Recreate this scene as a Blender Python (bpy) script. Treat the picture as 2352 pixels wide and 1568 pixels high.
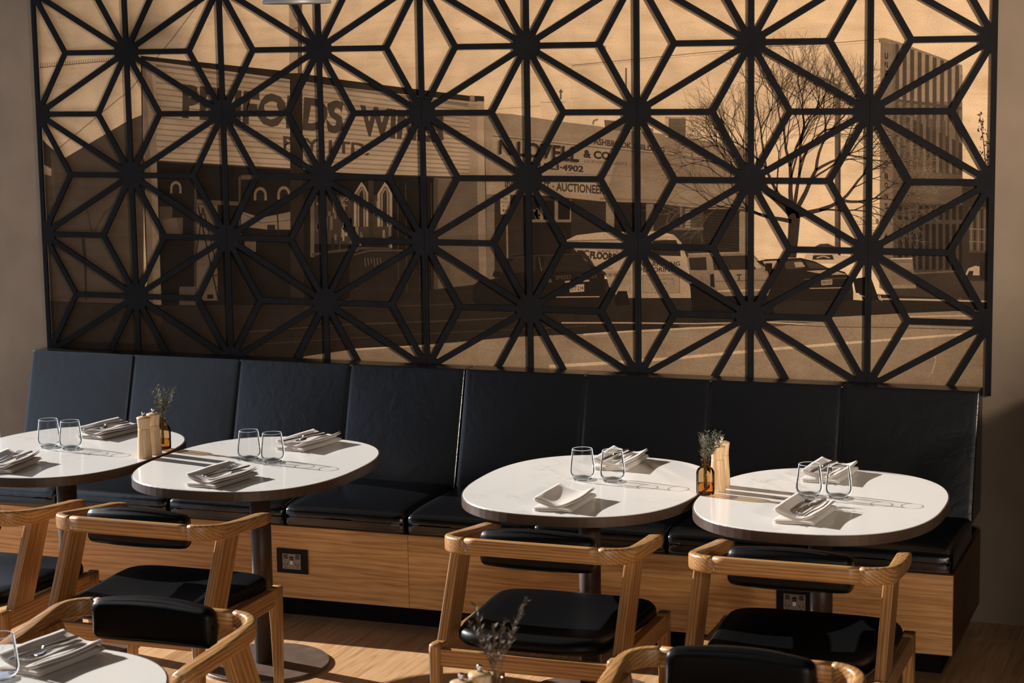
import bpy, bmesh, math, random
import numpy as np
from mathutils import Vector, Matrix

for o in list(bpy.data.objects):
    bpy.data.objects.remove(o)
scene = bpy.context.scene
COL = scene.collection

# ------------------------------------------------------------------ camera
CAM_R = ((0.93752977, 0.34756525, -0.01537263),
         (0.03585922, -0.1404895, -0.98943257),
         (-0.34605207, 0.92707125, -0.14417651))
CAM_H = 2.18
FPX = 4637.0
cam_d = bpy.data.cameras.new('camera')
cam = bpy.data.objects.new('camera', cam_d)
COL.objects.link(cam)
r, d_, f_ = [Vector(v) for v in CAM_R]
cam.matrix_world = Matrix(((r.x, -d_.x, -f_.x, 0), (r.y, -d_.y, -f_.y, 0), (r.z, -d_.z, -f_.z, CAM_H), (0, 0, 0, 1)))
cam_d.sensor_fit = 'HORIZONTAL'
cam_d.sensor_width = 36.0
cam_d.lens = FPX / 2352.0 * 36.0
cam_d.clip_start = 0.05
cam_d.dof.use_dof = True
cam_d.dof.focus_distance = 6.9
cam_d.dof.aperture_fstop = 6.3
scene.camera = cam

# ------------------------------------------------------------------ light
scene.view_settings.view_transform = 'Standard'
scene.view_settings.look = 'None'
scene.view_settings.exposure = 0.0
scene.view_settings.gamma = 1.0
scene.view_settings.use_curve_mapping = False

world = bpy.data.worlds.new('world')
scene.world = world
world.use_nodes = True
bg = world.node_tree.nodes['Background']
bg.inputs['Color'].default_value = (0.70, 0.80, 1.0, 1)
bg.inputs['Strength'].default_value = 1.15

SUN_AZ = math.radians(-11.8)     # direction the light travels, from +x
SUN_EL = math.radians(23.0)
sd = bpy.data.lights.new('sun', 'SUN')
sd.energy = 9.8
sd.angle = math.radians(0.5)
sd.color = (1.0, 0.955, 0.91)
so = bpy.data.objects.new('sun', sd)
COL.objects.link(so)
so.location = (-12, 8, 8)
trav = Vector((math.cos(SUN_AZ) * math.cos(SUN_EL), math.sin(SUN_AZ) * math.cos(SUN_EL), -math.sin(SUN_EL)))
so.rotation_euler = trav.to_track_quat('-Z', 'Y').to_euler()

# fill light added behind the camera; the front wall has no window
ad = bpy.data.lights.new('front_fill', 'AREA')
ad.shape = 'RECTANGLE'
ad.size, ad.size_y = 3.2, 2.0
ad.energy = 190
ad.color = (1.0, 0.92, 0.82)
ao = bpy.data.objects.new('front_fill', ad)
COL.objects.link(ao)
ao.location = (1.4, -3.1, 1.55)
ao.rotation_euler = (math.radians(90), 0, 0)

# ceiling track spotlight washing the mural from the right
SPOT_POS = Vector((2.95, 0.5, 2.98))
SPOT_AIM = Vector((-2.2, 7.5, 2.08))
sp = bpy.data.lights.new('spot', 'SPOT')
sp.energy = 3700
sp.color = (1.0, 0.88, 0.74)
sp.spot_size = math.radians(28)
sp.spot_blend = 0.75
sp.shadow_soft_size = 0.30
spo = bpy.data.objects.new('spot', sp)
COL.objects.link(spo)
spo.location = SPOT_POS
spo.rotation_euler = (SPOT_AIM - SPOT_POS).to_track_quat('-Z', 'Y').to_euler()

# ------------------------------------------------------------------ materials
def new_mat(name):
    m = bpy.data.materials.new(name)
    m.use_nodes = True
    nt = m.node_tree
    return m, nt, nt.nodes['Principled BSDF']

def N(nt, t, **kw):
    n = nt.nodes.new(t)
    for k, v in kw.items():
        if k in n.inputs:
            n.inputs[k].default_value = v
        else:
            setattr(n, k, v)
    return n

def coords(nt, scale=(1, 1, 1), rot=(0, 0, 0), loc=(0, 0, 0), rnd=0.0):
    tc = N(nt, 'ShaderNodeTexCoord')
    mp = N(nt, 'ShaderNodeMapping')
    mp.inputs['Scale'].default_value = scale
    mp.inputs['Rotation'].default_value = rot
    mp.inputs['Location'].default_value = loc
    nt.links.new(tc.outputs['Object'], mp.inputs['Vector'])
    if rnd:
        oi = N(nt, 'ShaderNodeObjectInfo')
        mu = N(nt, 'ShaderNodeVectorMath', operation='SCALE')
        cb = N(nt, 'ShaderNodeCombineXYZ')
        for i in range(3):
            nt.links.new(oi.outputs['Random'], cb.inputs[i])
        nt.links.new(cb.outputs[0], mu.inputs[0])
        mu.inputs['Scale'].default_value = rnd
        ad = N(nt, 'ShaderNodeVectorMath', operation='ADD')
        nt.links.new(tc.outputs['Object'], ad.inputs[0])
        nt.links.new(mu.outputs[0], ad.inputs[1])
        nt.links.new(ad.outputs[0], mp.inputs['Vector'])
    return mp

def ramp(nt, src, stops):
    r_ = N(nt, 'ShaderNodeValToRGB')
    el = r_.color_ramp.elements
    while len(el) < len(stops):
        el.new(0.5)
    for e, (p, c) in zip(el, stops):
        e.position = p
        e.color = (c[0], c[1], c[2], 1)
    nt.links.new(src, r_.inputs['Fac'])
    return r_

def bump(nt, bs, src, strength, dist=0.001):
    b = N(nt, 'ShaderNodeBump')
    b.inputs['Strength'].default_value = strength
    b.inputs['Distance'].default_value = dist
    nt.links.new(src, b.inputs['Height'])
    nt.links.new(b.outputs[0], bs.inputs['Normal'])

def mat_plain(name, col, rough=0.5, metal=0.0, noise=0.0, nscale=40, spec=0.5, bmp=0.0, bscale=300, coat=0.0):
    m, nt, bs = new_mat(name)
    bs.inputs['Base Color'].default_value = (*col, 1)
    bs.inputs['Roughness'].default_value = rough
    bs.inputs['Metallic'].default_value = metal
    bs.inputs['Specular IOR Level'].default_value = spec
    bs.inputs['Coat Weight'].default_value = coat
    mp = coords(nt)
    nz = N(nt, 'ShaderNodeTexNoise')
    nz.inputs['Scale'].default_value = nscale
    nz.inputs['Detail'].default_value = 5
    nt.links.new(mp.outputs[0], nz.inputs['Vector'])
    k = max(noise, 0.02)
    rp = ramp(nt, nz.outputs['Fac'], [(0.3, [c * (1 - k) for c in col]), (0.7, [min(1, c * (1 + k)) for c in col])])
    nt.links.new(rp.outputs[0], bs.inputs['Base Color'])
    if bmp:
        n2 = N(nt, 'ShaderNodeTexNoise')
        n2.inputs['Scale'].default_value = bscale
        n2.inputs['Detail'].default_value = 3
        nt.links.new(mp.outputs[0], n2.inputs['Vector'])
        bump(nt, bs, n2.outputs['Fac'], bmp)
    return m

def rotate_first(nt, mp, rot):
    src = mp.inputs['Vector'].links[0].from_socket
    m0 = N(nt, 'ShaderNodeMapping')
    m0.inputs['Rotation'].default_value = rot
    nt.links.new(src, m0.inputs['Vector'])
    nt.links.new(m0.outputs[0], mp.inputs['Vector'])

def mat_wood(name, axis, dark, mid, light, pre=None, amt=0.34, rough=0.38, ring=34.0, squash=0.045, dist=3.5, rnd=3.7, coat=0.15, tilt=0.012):
    """grain runs along axis: growth rings round a slightly tilted axis plus fine pores"""
    m, nt, bs = new_mat(name)
    i = 'XYZ'.index(axis)
    sc = [1.0, 1.0, 1.0]
    sc[i] = squash
    rot = [0.0, 0.0, 0.0]
    rot[(i + 1) % 3] = tilt
    rot[(i + 2) % 3] = tilt * 0.7
    mp = coords(nt, tuple(sc), tuple(rot), (0.13, 0.17, 0.11), rnd)
    if pre:
        rotate_first(nt, mp, pre)
    wv = N(nt, 'ShaderNodeTexWave', wave_type='RINGS', rings_direction=axis)
    wv.inputs['Scale'].default_value = ring
    wv.inputs['Distortion'].default_value = dist
    wv.inputs['Detail'].default_value = 2.5
    wv.inputs['Detail Scale'].default_value = 2.0
    nt.links.new(mp.outputs[0], wv.inputs['Vector'])
    sc2 = [260.0, 260.0, 260.0]
    sc2[i] = 9.0
    mp2 = coords(nt, tuple(sc2), (0, 0, 0), (0, 0, 0), rnd)
    if pre:
        rotate_first(nt, mp2, pre)
    nz = N(nt, 'ShaderNodeTexNoise')
    nz.inputs['Scale'].default_value = 1.0
    nz.inputs['Detail'].default_value = 4
    nt.links.new(mp2.outputs[0], nz.inputs['Vector'])
    ma = N(nt, 'ShaderNodeMath', operation='MULTIPLY_ADD')
    nt.links.new(nz.outputs['Fac'], ma.inputs[0])
    ma.inputs[1].default_value = 0.80
    mb_ = N(nt, 'ShaderNodeMath', operation='MULTIPLY')
    nt.links.new(wv.outputs['Fac'], mb_.inputs[0])
    mb_.inputs[1].default_value = amt
    nt.links.new(mb_.outputs[0], ma.inputs[2])
    rp = ramp(nt, ma.outputs[0], [(0.30, light), (0.56, mid), (0.92, dark)])
    nt.links.new(rp.outputs[0], bs.inputs['Base Color'])
    bs.inputs['Roughness'].default_value = rough
    bs.inputs['Coat Weight'].default_value = coat
    bs.inputs['Coat Roughness'].default_value = 0.25
    bump(nt, bs, ma.outputs[0], 0.06, 0.0006)
    return m

ASH_D, ASH_M, ASH_L = (0.20, 0.085, 0.025), (0.43, 0.215, 0.071), (0.54, 0.295, 0.112)
M = {}
for ax in 'XYZ':
    M['ash' + ax] = mat_wood('ash_' + ax.lower(), ax, ASH_D, ASH_M, ASH_L)
M['ashP'] = mat_wood('ash_post', 'Z', ASH_D, ASH_M, ASH_L, pre=(math.atan2(0.135, 0.285), 0, 0))
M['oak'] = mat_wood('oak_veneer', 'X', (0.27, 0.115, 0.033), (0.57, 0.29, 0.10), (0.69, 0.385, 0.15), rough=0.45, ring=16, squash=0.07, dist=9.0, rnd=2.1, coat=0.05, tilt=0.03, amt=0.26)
M['shaded_oak'] = mat_wood('end_panel_veneer', 'Y', (0.06, 0.017, 0.007), (0.10, 0.032, 0.013), (0.13, 0.045, 0.018), rough=0.45, ring=13, squash=0.13, dist=6.0, tilt=0.1)  # oak end panels, their shade put into a darker, redder colour
M['mill'] = mat_wood('mill_wood', 'Z', (0.46, 0.27, 0.12), (0.60, 0.39, 0.20), (0.68, 0.47, 0.27), rough=0.4, ring=40, squash=0.2)

def mat_planks():
    m, nt, bs = new_mat('floor_boards')
    mp = coords(nt, (1, 0.07, 1), (0, 0, 0), (0, 0, 0), 5.3)
    nz = N(nt, 'ShaderNodeTexNoise')
    nz.inputs['Scale'].default_value = 60
    nz.inputs['Detail'].default_value = 6
    nz.inputs['Distortion'].default_value = 0.6
    nt.links.new(mp.outputs[0], nz.inputs['Vector'])
    rp = ramp(nt, nz.outputs['Fac'], [(0.25, (0.45, 0.245, 0.115)), (0.5, (0.66, 0.41, 0.22)), (0.8, (0.78, 0.53, 0.31))])
    oi = N(nt, 'ShaderNodeObjectInfo')
    r2 = ramp(nt, oi.outputs['Random'], [(0.0, (0.78, 0.68, 0.60)), (0.5, (1, 0.95, 0.88)), (1.0, (1.15, 1.08, 1.0))])
    mx = N(nt, 'ShaderNodeMix', data_type='RGBA', blend_type='MULTIPLY')
    mx.inputs[0].default_value = 1.0
    nt.links.new(rp.outputs[0], mx.inputs[6])
    nt.links.new(r2.outputs[0], mx.inputs[7])
    nt.links.new(mx.outputs[2], bs.inputs['Base Color'])
    bs.inputs['Roughness'].default_value = 0.34
    return m
M['plank'] = mat_planks()

def mat_leather(name, col, rough, bscale=420, bs_=0.25, wrinkle=0.35, spec=0.2, coat=0.0):
    m, nt, bs = new_mat(name)
    bs.inputs['Base Color'].default_value = (*col, 1)
    bs.inputs['Roughness'].default_value = rough
    bs.inputs['Specular IOR Level'].default_value = spec
    bs.inputs['Coat Weight'].default_value = coat
    bs.inputs['Coat Roughness'].default_value = 0.28
    mp = coords(nt)
    vo = N(nt, 'ShaderNodeTexVoronoi')
    vo.inputs['Scale'].default_value = bscale
    nt.links.new(mp.outputs[0], vo.inputs['Vector'])
    nz = N(nt, 'ShaderNodeTexNoise')
    nz.inputs['Scale'].default_value = 17
    nz.inputs['Detail'].default_value = 5
    nz.inputs['Distortion'].default_value = 0.8
    nt.links.new(mp.outputs[0], nz.inputs['Vector'])
    b1 = N(nt, 'ShaderNodeBump')
    b1.inputs['Strength'].default_value = wrinkle
    b1.inputs['Distance'].default_value = 0.004
    nt.links.new(nz.outputs['Fac'], b1.inputs['Height'])
    b2 = N(nt, 'ShaderNodeBump')
    b2.inputs['Strength'].default_value = bs_
    b2.inputs['Distance'].default_value = 0.0006
    nt.links.new(vo.outputs['Distance'], b2.inputs['Height'])
    nt.links.new(b1.outputs[0], b2.inputs['Normal'])
    nt.links.new(b2.outputs[0], bs.inputs['Normal'])
    return m
M['leather'] = mat_leather('black_leather', (0.0030, 0.0034, 0.0046), 0.24, wrinkle=0.22, spec=0.85)
M['chair_leather'] = mat_leather('chair_leather', (0.0022, 0.0022, 0.0026), 0.40, 520, 0.18, 0.12, 0.18)
M['piping'] = mat_plain('black_piping', (0.012, 0.012, 0.014), 0.3)
M['seam'] = mat_plain('matte_black_seam', (0.004, 0.004, 0.005), 0.75, spec=0.12)
M['kick'] = mat_plain('kick_black', (0.0035, 0.003, 0.003), 0.8, spec=0.15)
M['lattice'] = mat_plain('lattice_black', (0.0052, 0.0048, 0.0056), 0.62, 0, 0.25, 14, 0.09)
M['brown'] = mat_plain('brown_powdercoat', (0.060, 0.034, 0.022), 0.42, 0.0, 0.12, 60, 0.5, 0.05, 900)

def mat_scratched():
    m, nt, bs = new_mat('brown_base_plate')
    mp = coords(nt)
    nz = N(nt, 'ShaderNodeTexNoise')
    nz.inputs['Scale'].default_value = 14
    nz.inputs['Detail'].default_value = 6
    nt.links.new(mp.outputs[0], nz.inputs['Vector'])
    rp = ramp(nt, nz.outputs['Fac'], [(0.3, (0.105, 0.066, 0.048)), (0.7, (0.16, 0.107, 0.08))])
    vo = N(nt, 'ShaderNodeTexVoronoi', feature='DISTANCE_TO_EDGE')
    vo.inputs['Scale'].default_value = 9
    mp2 = coords(nt, (1, 2.6, 1), (0, 0, 0.5), (0.2, 0.1, 0))
    nt.links.new(mp2.outputs[0], vo.inputs['Vector'])
    n2 = N(nt, 'ShaderNodeTexNoise')
    n2.inputs['Scale'].default_value = 16
    nt.links.new(mp.outputs[0], n2.inputs['Vector'])
    r1 = ramp(nt, vo.outputs['Distance'], [(0.0, (1, 1, 1)), (0.006, (0, 0, 0))])
    r2 = ramp(nt, n2.outputs['Fac'], [(0.56, (0, 0, 0)), (0.64, (1, 1, 1))])
    mu = N(nt, 'ShaderNodeMath', operation='MULTIPLY')
    nt.links.new(r1.outputs[0], mu.inputs[0])
    nt.links.new(r2.outputs[0], mu.inputs[1])
    mx = N(nt, 'ShaderNodeMix', data_type='RGBA')
    nt.links.new(mu.outputs[0], mx.inputs[0])
    nt.links.new(rp.outputs[0], mx.inputs[6])
    mx.inputs[7].default_value = (0.42, 0.36, 0.31, 1)
    nt.links.new(mx.outputs[2], bs.inputs['Base Color'])
    bs.inputs['Roughness'].default_value = 0.42
    return m
M['baseplate'] = mat_scratched()

def mat_quartz():
    m, nt, bs = new_mat('white_quartz')
    mp = coords(nt, rnd=9.0)
    nz = N(nt, 'ShaderNodeTexNoise')
    nz.inputs['Scale'].default_value = 3.2
    nz.inputs['Detail'].default_value = 9
    nz.inputs['Roughness'].default_value = 0.65
    nz.inputs['Distortion'].default_value = 0.9
    nt.links.new(mp.outputs[0], nz.inputs['Vector'])
    rp = ramp(nt, nz.outputs['Fac'], [(0.0, (0.80, 0.765, 0.72)), (0.485, (0.80, 0.765, 0.72)), (0.5, (0.60, 0.57, 0.53)), (0.515, (0.80, 0.765, 0.72)), (1.0, (0.82, 0.79, 0.75))])
    n2 = N(nt, 'ShaderNodeTexNoise')
    n2.inputs['Scale'].default_value = 5.0
    nt.links.new(mp.outputs[0], n2.inputs['Vector'])
    r2 = ramp(nt, n2.outputs['Fac'], [(0.5, (0, 0, 0)), (0.72, (1, 1, 1))])
    mx = N(nt, 'ShaderNodeMix', data_type='RGBA')
    nt.links.new(r2.outputs[0], mx.inputs[0])
    mx.inputs[6].default_value = (0.80, 0.765, 0.72, 1)
    nt.links.new(rp.outputs[0], mx.inputs[7])
    nt.links.new(mx.outputs[2], bs.inputs['Base Color'])
    bs.inputs['Roughness'].default_value = 0.16
    return m
M['quartz'] = mat_quartz()
M['slab_edge'] = mat_plain('white_slab_edge', (0.80, 0.765, 0.72), 0.25)

def mat_linen():
    m, nt, bs = new_mat('linen')
    mp = coords(nt, (1, 1, 1))
    w1 = N(nt, 'ShaderNodeTexWave', bands_direction='X')
    w1.inputs['Scale'].default_value = 320
    w2 = N(nt, 'ShaderNodeTexWave', bands_direction='Y')
    w2.inputs['Scale'].default_value = 320
    for w in (w1, w2):
        w.inputs['Distortion'].default_value = 1.5
        nt.links.new(mp.outputs[0], w.inputs['Vector'])
    ad = N(nt, 'ShaderNodeMath', operation='ADD')
    nt.links.new(w1.outputs['Fac'], ad.inputs[0])
    nt.links.new(w2.outputs['Fac'], ad.inputs[1])
    rp = ramp(nt, ad.outputs[0], [(0.2, (0.46, 0.395, 0.345)), (1.0, (0.58, 0.515, 0.465))])
    nt.links.new(rp.outputs[0], bs.inputs['Base Color'])
    bs.inputs['Roughness'].default_value = 0.92
    bs.inputs['Sheen Weight'].default_value = 0.25
    bump(nt, bs, ad.outputs[0], 0.25, 0.0006)
    return m
M['linen'] = mat_linen()
M['steel'] = mat_plain('cutlery_steel', (0.52, 0.50, 0.48), 0.16, 1.0)
M['chrome'] = mat_plain('chrome', (0.75, 0.73, 0.70), 0.08, 1.0)
M['lampshade'] = mat_plain('grey_enamel', (0.30, 0.28, 0.27), 0.45, 0.3)
M['cable'] = mat_plain('black_cable', (0.02, 0.02, 0.02), 0.6)
M['plate_black'] = mat_plain('outlet_black', (0.004, 0.004, 0.0045), 0.45, spec=0.2)
M['plate_grey'] = mat_plain('outlet_grey', (0.22, 0.205, 0.19), 0.4, 0.3)
M['switch'] = mat_plain('switch_brown', (0.055, 0.035, 0.022), 0.3)
M['white_plastic'] = mat_plain('white_plastic', (0.75, 0.72, 0.68), 0.35)
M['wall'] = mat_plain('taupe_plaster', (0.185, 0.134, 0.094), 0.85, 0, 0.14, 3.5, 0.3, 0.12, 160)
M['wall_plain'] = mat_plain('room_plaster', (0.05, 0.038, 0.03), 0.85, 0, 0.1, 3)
M['ceiling'] = mat_plain('ceiling_dark', (0.04, 0.032, 0.027), 0.9)
M['frame'] = mat_plain('window_frame_dark', (0.03, 0.03, 0.032), 0.5)
M['subfloor'] = mat_plain('subfloor', (0.03, 0.018, 0.01), 0.9)

def mat_thin_glass(name, tint, ior=1.22, dark_edge=0.5, edge=0.0):
    """thin-walled glass: straight transmission with a facing-dependent reflection"""
    m = bpy.data.materials.new(name)
    m.use_nodes = True
    nt = m.node_tree
    nt.nodes.remove(nt.nodes['Principled BSDF'])
    out = nt.nodes['Material Output']
    tr = N(nt, 'ShaderNodeBsdfTransparent')
    lw = N(nt, 'ShaderNodeLayerWeight')
    lw.inputs['Blend'].default_value = 0.28
    rp = ramp(nt, lw.outputs['Facing'], [(0.0, tint), (0.6, tint), (1.0, [c * dark_edge for c in tint])])
    nt.links.new(rp.outputs[0], tr.inputs['Color'])
    gl = N(nt, 'ShaderNodeBsdfGlossy')
    gl.inputs['Roughness'].default_value = 0.02
    fr = N(nt, 'ShaderNodeFresnel')
    fr.inputs['IOR'].default_value = ior
    mx = N(nt, 'ShaderNodeMixShader')
    nt.links.new(fr.outputs[0], mx.inputs[0])
    nt.links.new(tr.outputs[0], mx.inputs[1])
    nt.links.new(gl.outputs[0], mx.inputs[2])
    if edge:
        # pale translucence mixed in edge-on, painting bright outlines on the glass
        df = N(nt, 'ShaderNodeBsdfTranslucent')
        df.inputs['Color'].default_value = (0.85, 0.87, 0.88, 1)
        l2 = N(nt, 'ShaderNodeLayerWeight')
        l2.inputs['Blend'].default_value = 0.5
        r2 = ramp(nt, l2.outputs['Facing'], [(0.62, (0, 0, 0)), (0.95, (edge, edge, edge))])
        m2 = N(nt, 'ShaderNodeMixShader')
        nt.links.new(r2.outputs[0], m2.inputs[0])
        nt.links.new(mx.outputs[0], m2.inputs[1])
        nt.links.new(df.outputs[0], m2.inputs[2])
        mx = m2
    nt.links.new(mx.outputs[0], out.inputs['Surface'])
    return m
M['glass'] = mat_thin_glass('clear_glass', (0.945, 0.95, 0.95), 1.16, dark_edge=0.98, edge=0.7)
M['glass_base'] = mat_thin_glass('thick_glass_base', (0.93, 0.94, 0.94), 1.3, dark_edge=0.80, edge=0.4)
M['amber'] = mat_thin_glass('amber_glass', (0.80, 0.62, 0.40), 1.3, dark_edge=0.55)
M['amber_water'] = mat_thin_glass('amber_water', (0.92, 0.70, 0.36), 1.12, dark_edge=0.8)
M['leaf'] = mat_plain('grey_green_leaf', (0.105, 0.10, 0.06), 0.6, 0, 0.35, 120)
M['leaf_dry'] = mat_plain('dry_brown_leaf', (0.10, 0.062, 0.04), 0.65, 0, 0.35, 120)
M['stem'] = mat_plain('stem_brown', (0.10, 0.07, 0.035), 0.7)

def mat_print():
    """sepia photograph printed on plywood: ink density per face over the wood"""
    m, nt, bs = new_mat('printed_plywood')
    mp = coords(nt, (0.45, 1, 2.6))
    nz = N(nt, 'ShaderNodeTexNoise')
    nz.inputs['Scale'].default_value = 5
    nz.inputs['Detail'].default_value = 8
    nz.inputs['Distortion'].default_value = 1.3
    nt.links.new(mp.outputs[0], nz.inputs['Vector'])
    ply = ramp(nt, nz.outputs['Fac'], [(0.25, (0.68, 0.46, 0.275)), (0.5, (0.62, 0.42, 0.25)), (0.78, (0.53, 0.33, 0.18))])
    mp2 = coords(nt, (12, 1, 130))
    n2 = N(nt, 'ShaderNodeTexNoise')
    n2.inputs['Scale'].default_value = 1
    n2.inputs['Detail'].default_value = 3
    nt.links.new(mp2.outputs[0], n2.inputs['Vector'])
    fle = ramp(nt, n2.outputs['Fac'], [(0.24, (0.62, 0.50, 0.42)), (0.34, (1, 1, 1))])
    mx = N(nt, 'ShaderNodeMix', data_type='RGBA', blend_type='MULTIPLY')
    mx.inputs[0].default_value = 1
    nt.links.new(ply.outputs[0], mx.inputs[6])
    nt.links.new(fle.outputs[0], mx.inputs[7])
    at = N(nt, 'ShaderNodeAttribute', attribute_name='ink')
    n3 = N(nt, 'ShaderNodeTexNoise')
    n3.inputs['Scale'].default_value = 260
    n3.inputs['Detail'].default_value = 2
    mp3 = coords(nt)
    nt.links.new(mp3.outputs[0], n3.inputs['Vector'])
    n4 = N(nt, 'ShaderNodeTexNoise')
    n4.inputs['Scale'].default_value = 9
    n4.inputs['Detail'].default_value = 5
    nt.links.new(mp3.outputs[0], n4.inputs['Vector'])
    g = ramp(nt, n3.outputs['Fac'], [(0.3, (0.80, 0.79, 0.78)), (0.7, (1.12, 1.12, 1.12))])
    g2 = ramp(nt, n4.outputs['Fac'], [(0.3, (0.86, 0.86, 0.86)), (0.7, (1.08, 1.08, 1.08))])
    m2 = N(nt, 'ShaderNodeMix', data_type='RGBA', blend_type='MULTIPLY')
    m2.inputs[0].default_value = 1
    nt.links.new(g.outputs[0], m2.inputs[6])
    nt.links.new(g2.outputs[0], m2.inputs[7])
    m3 = N(nt, 'ShaderNodeMix', data_type='RGBA', blend_type='MULTIPLY')
    m3.inputs[0].default_value = 1
    nt.links.new(m2.outputs[2], m3.inputs[6])
    nt.links.new(at.outputs['Color'], m3.inputs[7])
    m4 = N(nt, 'ShaderNodeMix', data_type='RGBA', blend_type='MULTIPLY')
    m4.inputs[0].default_value = 1
    nt.links.new(mx.outputs[2], m4.inputs[6])
    nt.links.new(m3.outputs[2], m4.inputs[7])
    nt.links.new(m4.outputs[2], bs.inputs['Base Color'])
    bs.inputs['Roughness'].default_value = 0.7
    bs.inputs['Specular IOR Level'].default_value = 0.08
    return m
M['print'] = mat_print()

# ------------------------------------------------------------------ object helpers
def link(name, me, mat, parent=None, smooth=True, loc=None, rot=None):
    o = bpy.data.objects.new(name, me)
    COL.objects.link(o)
    if mat is not None and not me.materials:
        me.materials.append(M[mat] if isinstance(mat, str) else mat)
    if smooth:
        for p in me.polygons:
            p.use_smooth = True
    if parent is not None:
        o.parent = parent
    if loc is not None:
        o.location = loc
    if rot is not None:
        o.rotation_euler = rot
    return o

def bm_obj(name, bm, mat, parent=None, smooth=False, **kw):
    bmesh.ops.recalc_face_normals(bm, faces=bm.faces)
    me = bpy.data.meshes.new(name)
    bm.to_mesh(me)
    bm.free()
    return link(name, me, mat, parent, smooth, **kw)

def tag(o, label=None, cat=None, group=None, kind=None):
    if label: o['label'] = label
    if cat: o['category'] = cat
    if group: o['group'] = group
    if kind: o['kind'] = kind
    return o

def empty(name, loc=(0, 0, 0), rz=0.0):
    o = bpy.data.objects.new(name, None)
    COL.objects.link(o)
    o.empty_display_size = 0.1
    o.location = loc
    o.rotation_euler = (0, 0, rz)
    return o

def copy_tree(o, parent=None):
    c = o.copy()
    COL.objects.link(c)
    c.parent = parent
    for ch in list(o.children):
        copy_tree(ch, c)
    return c

def box(bm, x0, x1, y0, y1, z0, z1, bev=0.0, seg=2):
    vs = [bm.verts.new((x, y, z)) for x in (x0, x1) for y in (y0, y1) for z in (z0, z1)]
    fs = [(0, 1, 3, 2), (4, 6, 7, 5), (0, 4, 5, 1), (2, 3, 7, 6), (0, 2, 6, 4), (1, 5, 7, 3)]
    faces = [bm.faces.new([vs[i] for i in f]) for f in fs]
    if bev:
        edges = list({e for f in faces for e in f.edges})
        bmesh.ops.bevel(bm, geom=edges, offset=bev, segments=seg, affect='EDGES', profile=0.5)
    return faces

def box_obj(name, dims, mat, parent=None, bev=0.0, seg=2, smooth=False):
    bm = bmesh.new()
    box(bm, *dims, bev=bev, seg=seg)
    return bm_obj(name, bm, mat, parent, smooth)

def rbox(bm, half, r, n=10, bulge=(0, 0, 0), fn=None):
    """rounded box from a subdivided cube; bulge puffs the faces; fn post-maps points"""
    vmap = {}
    hx = half
    def coord(k, h):
        t = k / n
        # denser near the edges
        s = -math.cos(math.pi * t)
        return s * h
    def vert(i, j, k):
        key = (i, j, k)
        if key in vmap:
            return vmap[key]
        q = Vector((coord(i, hx[0]), coord(j, hx[1]), coord(k, hx[2])))
        inner = Vector([max(-(h - r), min(h - r, c)) for c, h in zip(q, hx)])
        dv = q - inner
        p = inner + dv.normalized() * r if dv.length > 1e-9 else q.copy()
        u = [q[a] / hx[a] for a in range(3)]
        for a in range(3):
            if bulge[a]:
                b, c = (a + 1) % 3, (a + 2) % 3
                p[a] += bulge[a] * u[a] * max(0.0, 1 - u[b] ** 2) ** 0.7 * max(0.0, 1 - u[c] ** 2) ** 0.7 if abs(u[a]) > 0.5 else 0
        if fn:
            p = Vector(fn(p))
        vmap[key] = bm.verts.new(p)
        return vmap[key]
    for a in range(n):
        for b in range(n):
            for s in (0, n):
                bm.faces.new([vert(a, b, s), vert(a + 1, b, s), vert(a + 1, b + 1, s), vert(a, b + 1, s)])
                bm.faces.new([vert(a, s, b), vert(a + 1, s, b), vert(a + 1, s, b + 1), vert(a, s, b + 1)])
                bm.faces.new([vert(s, a, b), vert(s, a + 1, b), vert(s, a + 1, b + 1), vert(s, a, b + 1)])

def tube(bm, pts, rad, n=8, closed=False):
    pts = [Vector(p) for p in pts]
    rads = rad if isinstance(rad, (list, tuple)) else [rad] * len(pts)
    rings = []
    L = len(pts)
    for i, p in enumerate(pts):
        if closed:
            t = (pts[(i + 1) % L] - pts[i - 1]).normalized()
        else:
            t = (pts[min(i + 1, L - 1)] - pts[max(i - 1, 0)]).normalized()
        up = Vector((0, 0, 1)) if abs(t.z) < 0.95 else Vector((1, 0, 0))
        a = t.cross(up).normalized()
        b = a.cross(t)
        rings.append([bm.verts.new(p + (a * math.cos(2 * math.pi * k / n) + b * math.sin(2 * math.pi * k / n)) * rads[i]) for k in range(n)])
    for i in range(L if closed else L - 1):
        A, B = rings[i], rings[(i + 1) % L]
        for k in range(n):
            bm.faces.new([A[k], A[(k + 1) % n], B[(k + 1) % n], B[k]])
    if not closed:
        bm.faces.new(rings[0])
        bm.faces.new(rings[-1][::-1])

def lathe(bm, prof, n=40, cap0=True, cap1=True):
    rings = []
    for rr, z in prof:
        rings.append([bm.verts.new((rr * math.cos(2 * math.pi * k / n), rr * math.sin(2 * math.pi * k / n), z)) for k in range(n)])
    for A, B in zip(rings, rings[1:]):
        for k in range(n):
            bm.faces.new([A[k], A[(k + 1) % n], B[(k + 1) % n], B[k]])
    if cap0: bm.faces.new(rings[0][::-1])
    if cap1: bm.faces.new(rings[-1])

def rrect(w, h, r, k=3):
    out = []
    for cx, cy, a0 in ((w / 2 - r, h / 2 - r, 0), (-w / 2 + r, h / 2 - r, 90), (-w / 2 + r, -h / 2 + r, 180), (w / 2 - r, -h / 2 + r, 270)):
        for i in range(k + 1):
            a = math.radians(a0 + 90 * i / k)
            out.append((cx + r * math.cos(a), cy + r * math.sin(a)))
    return out

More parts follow.
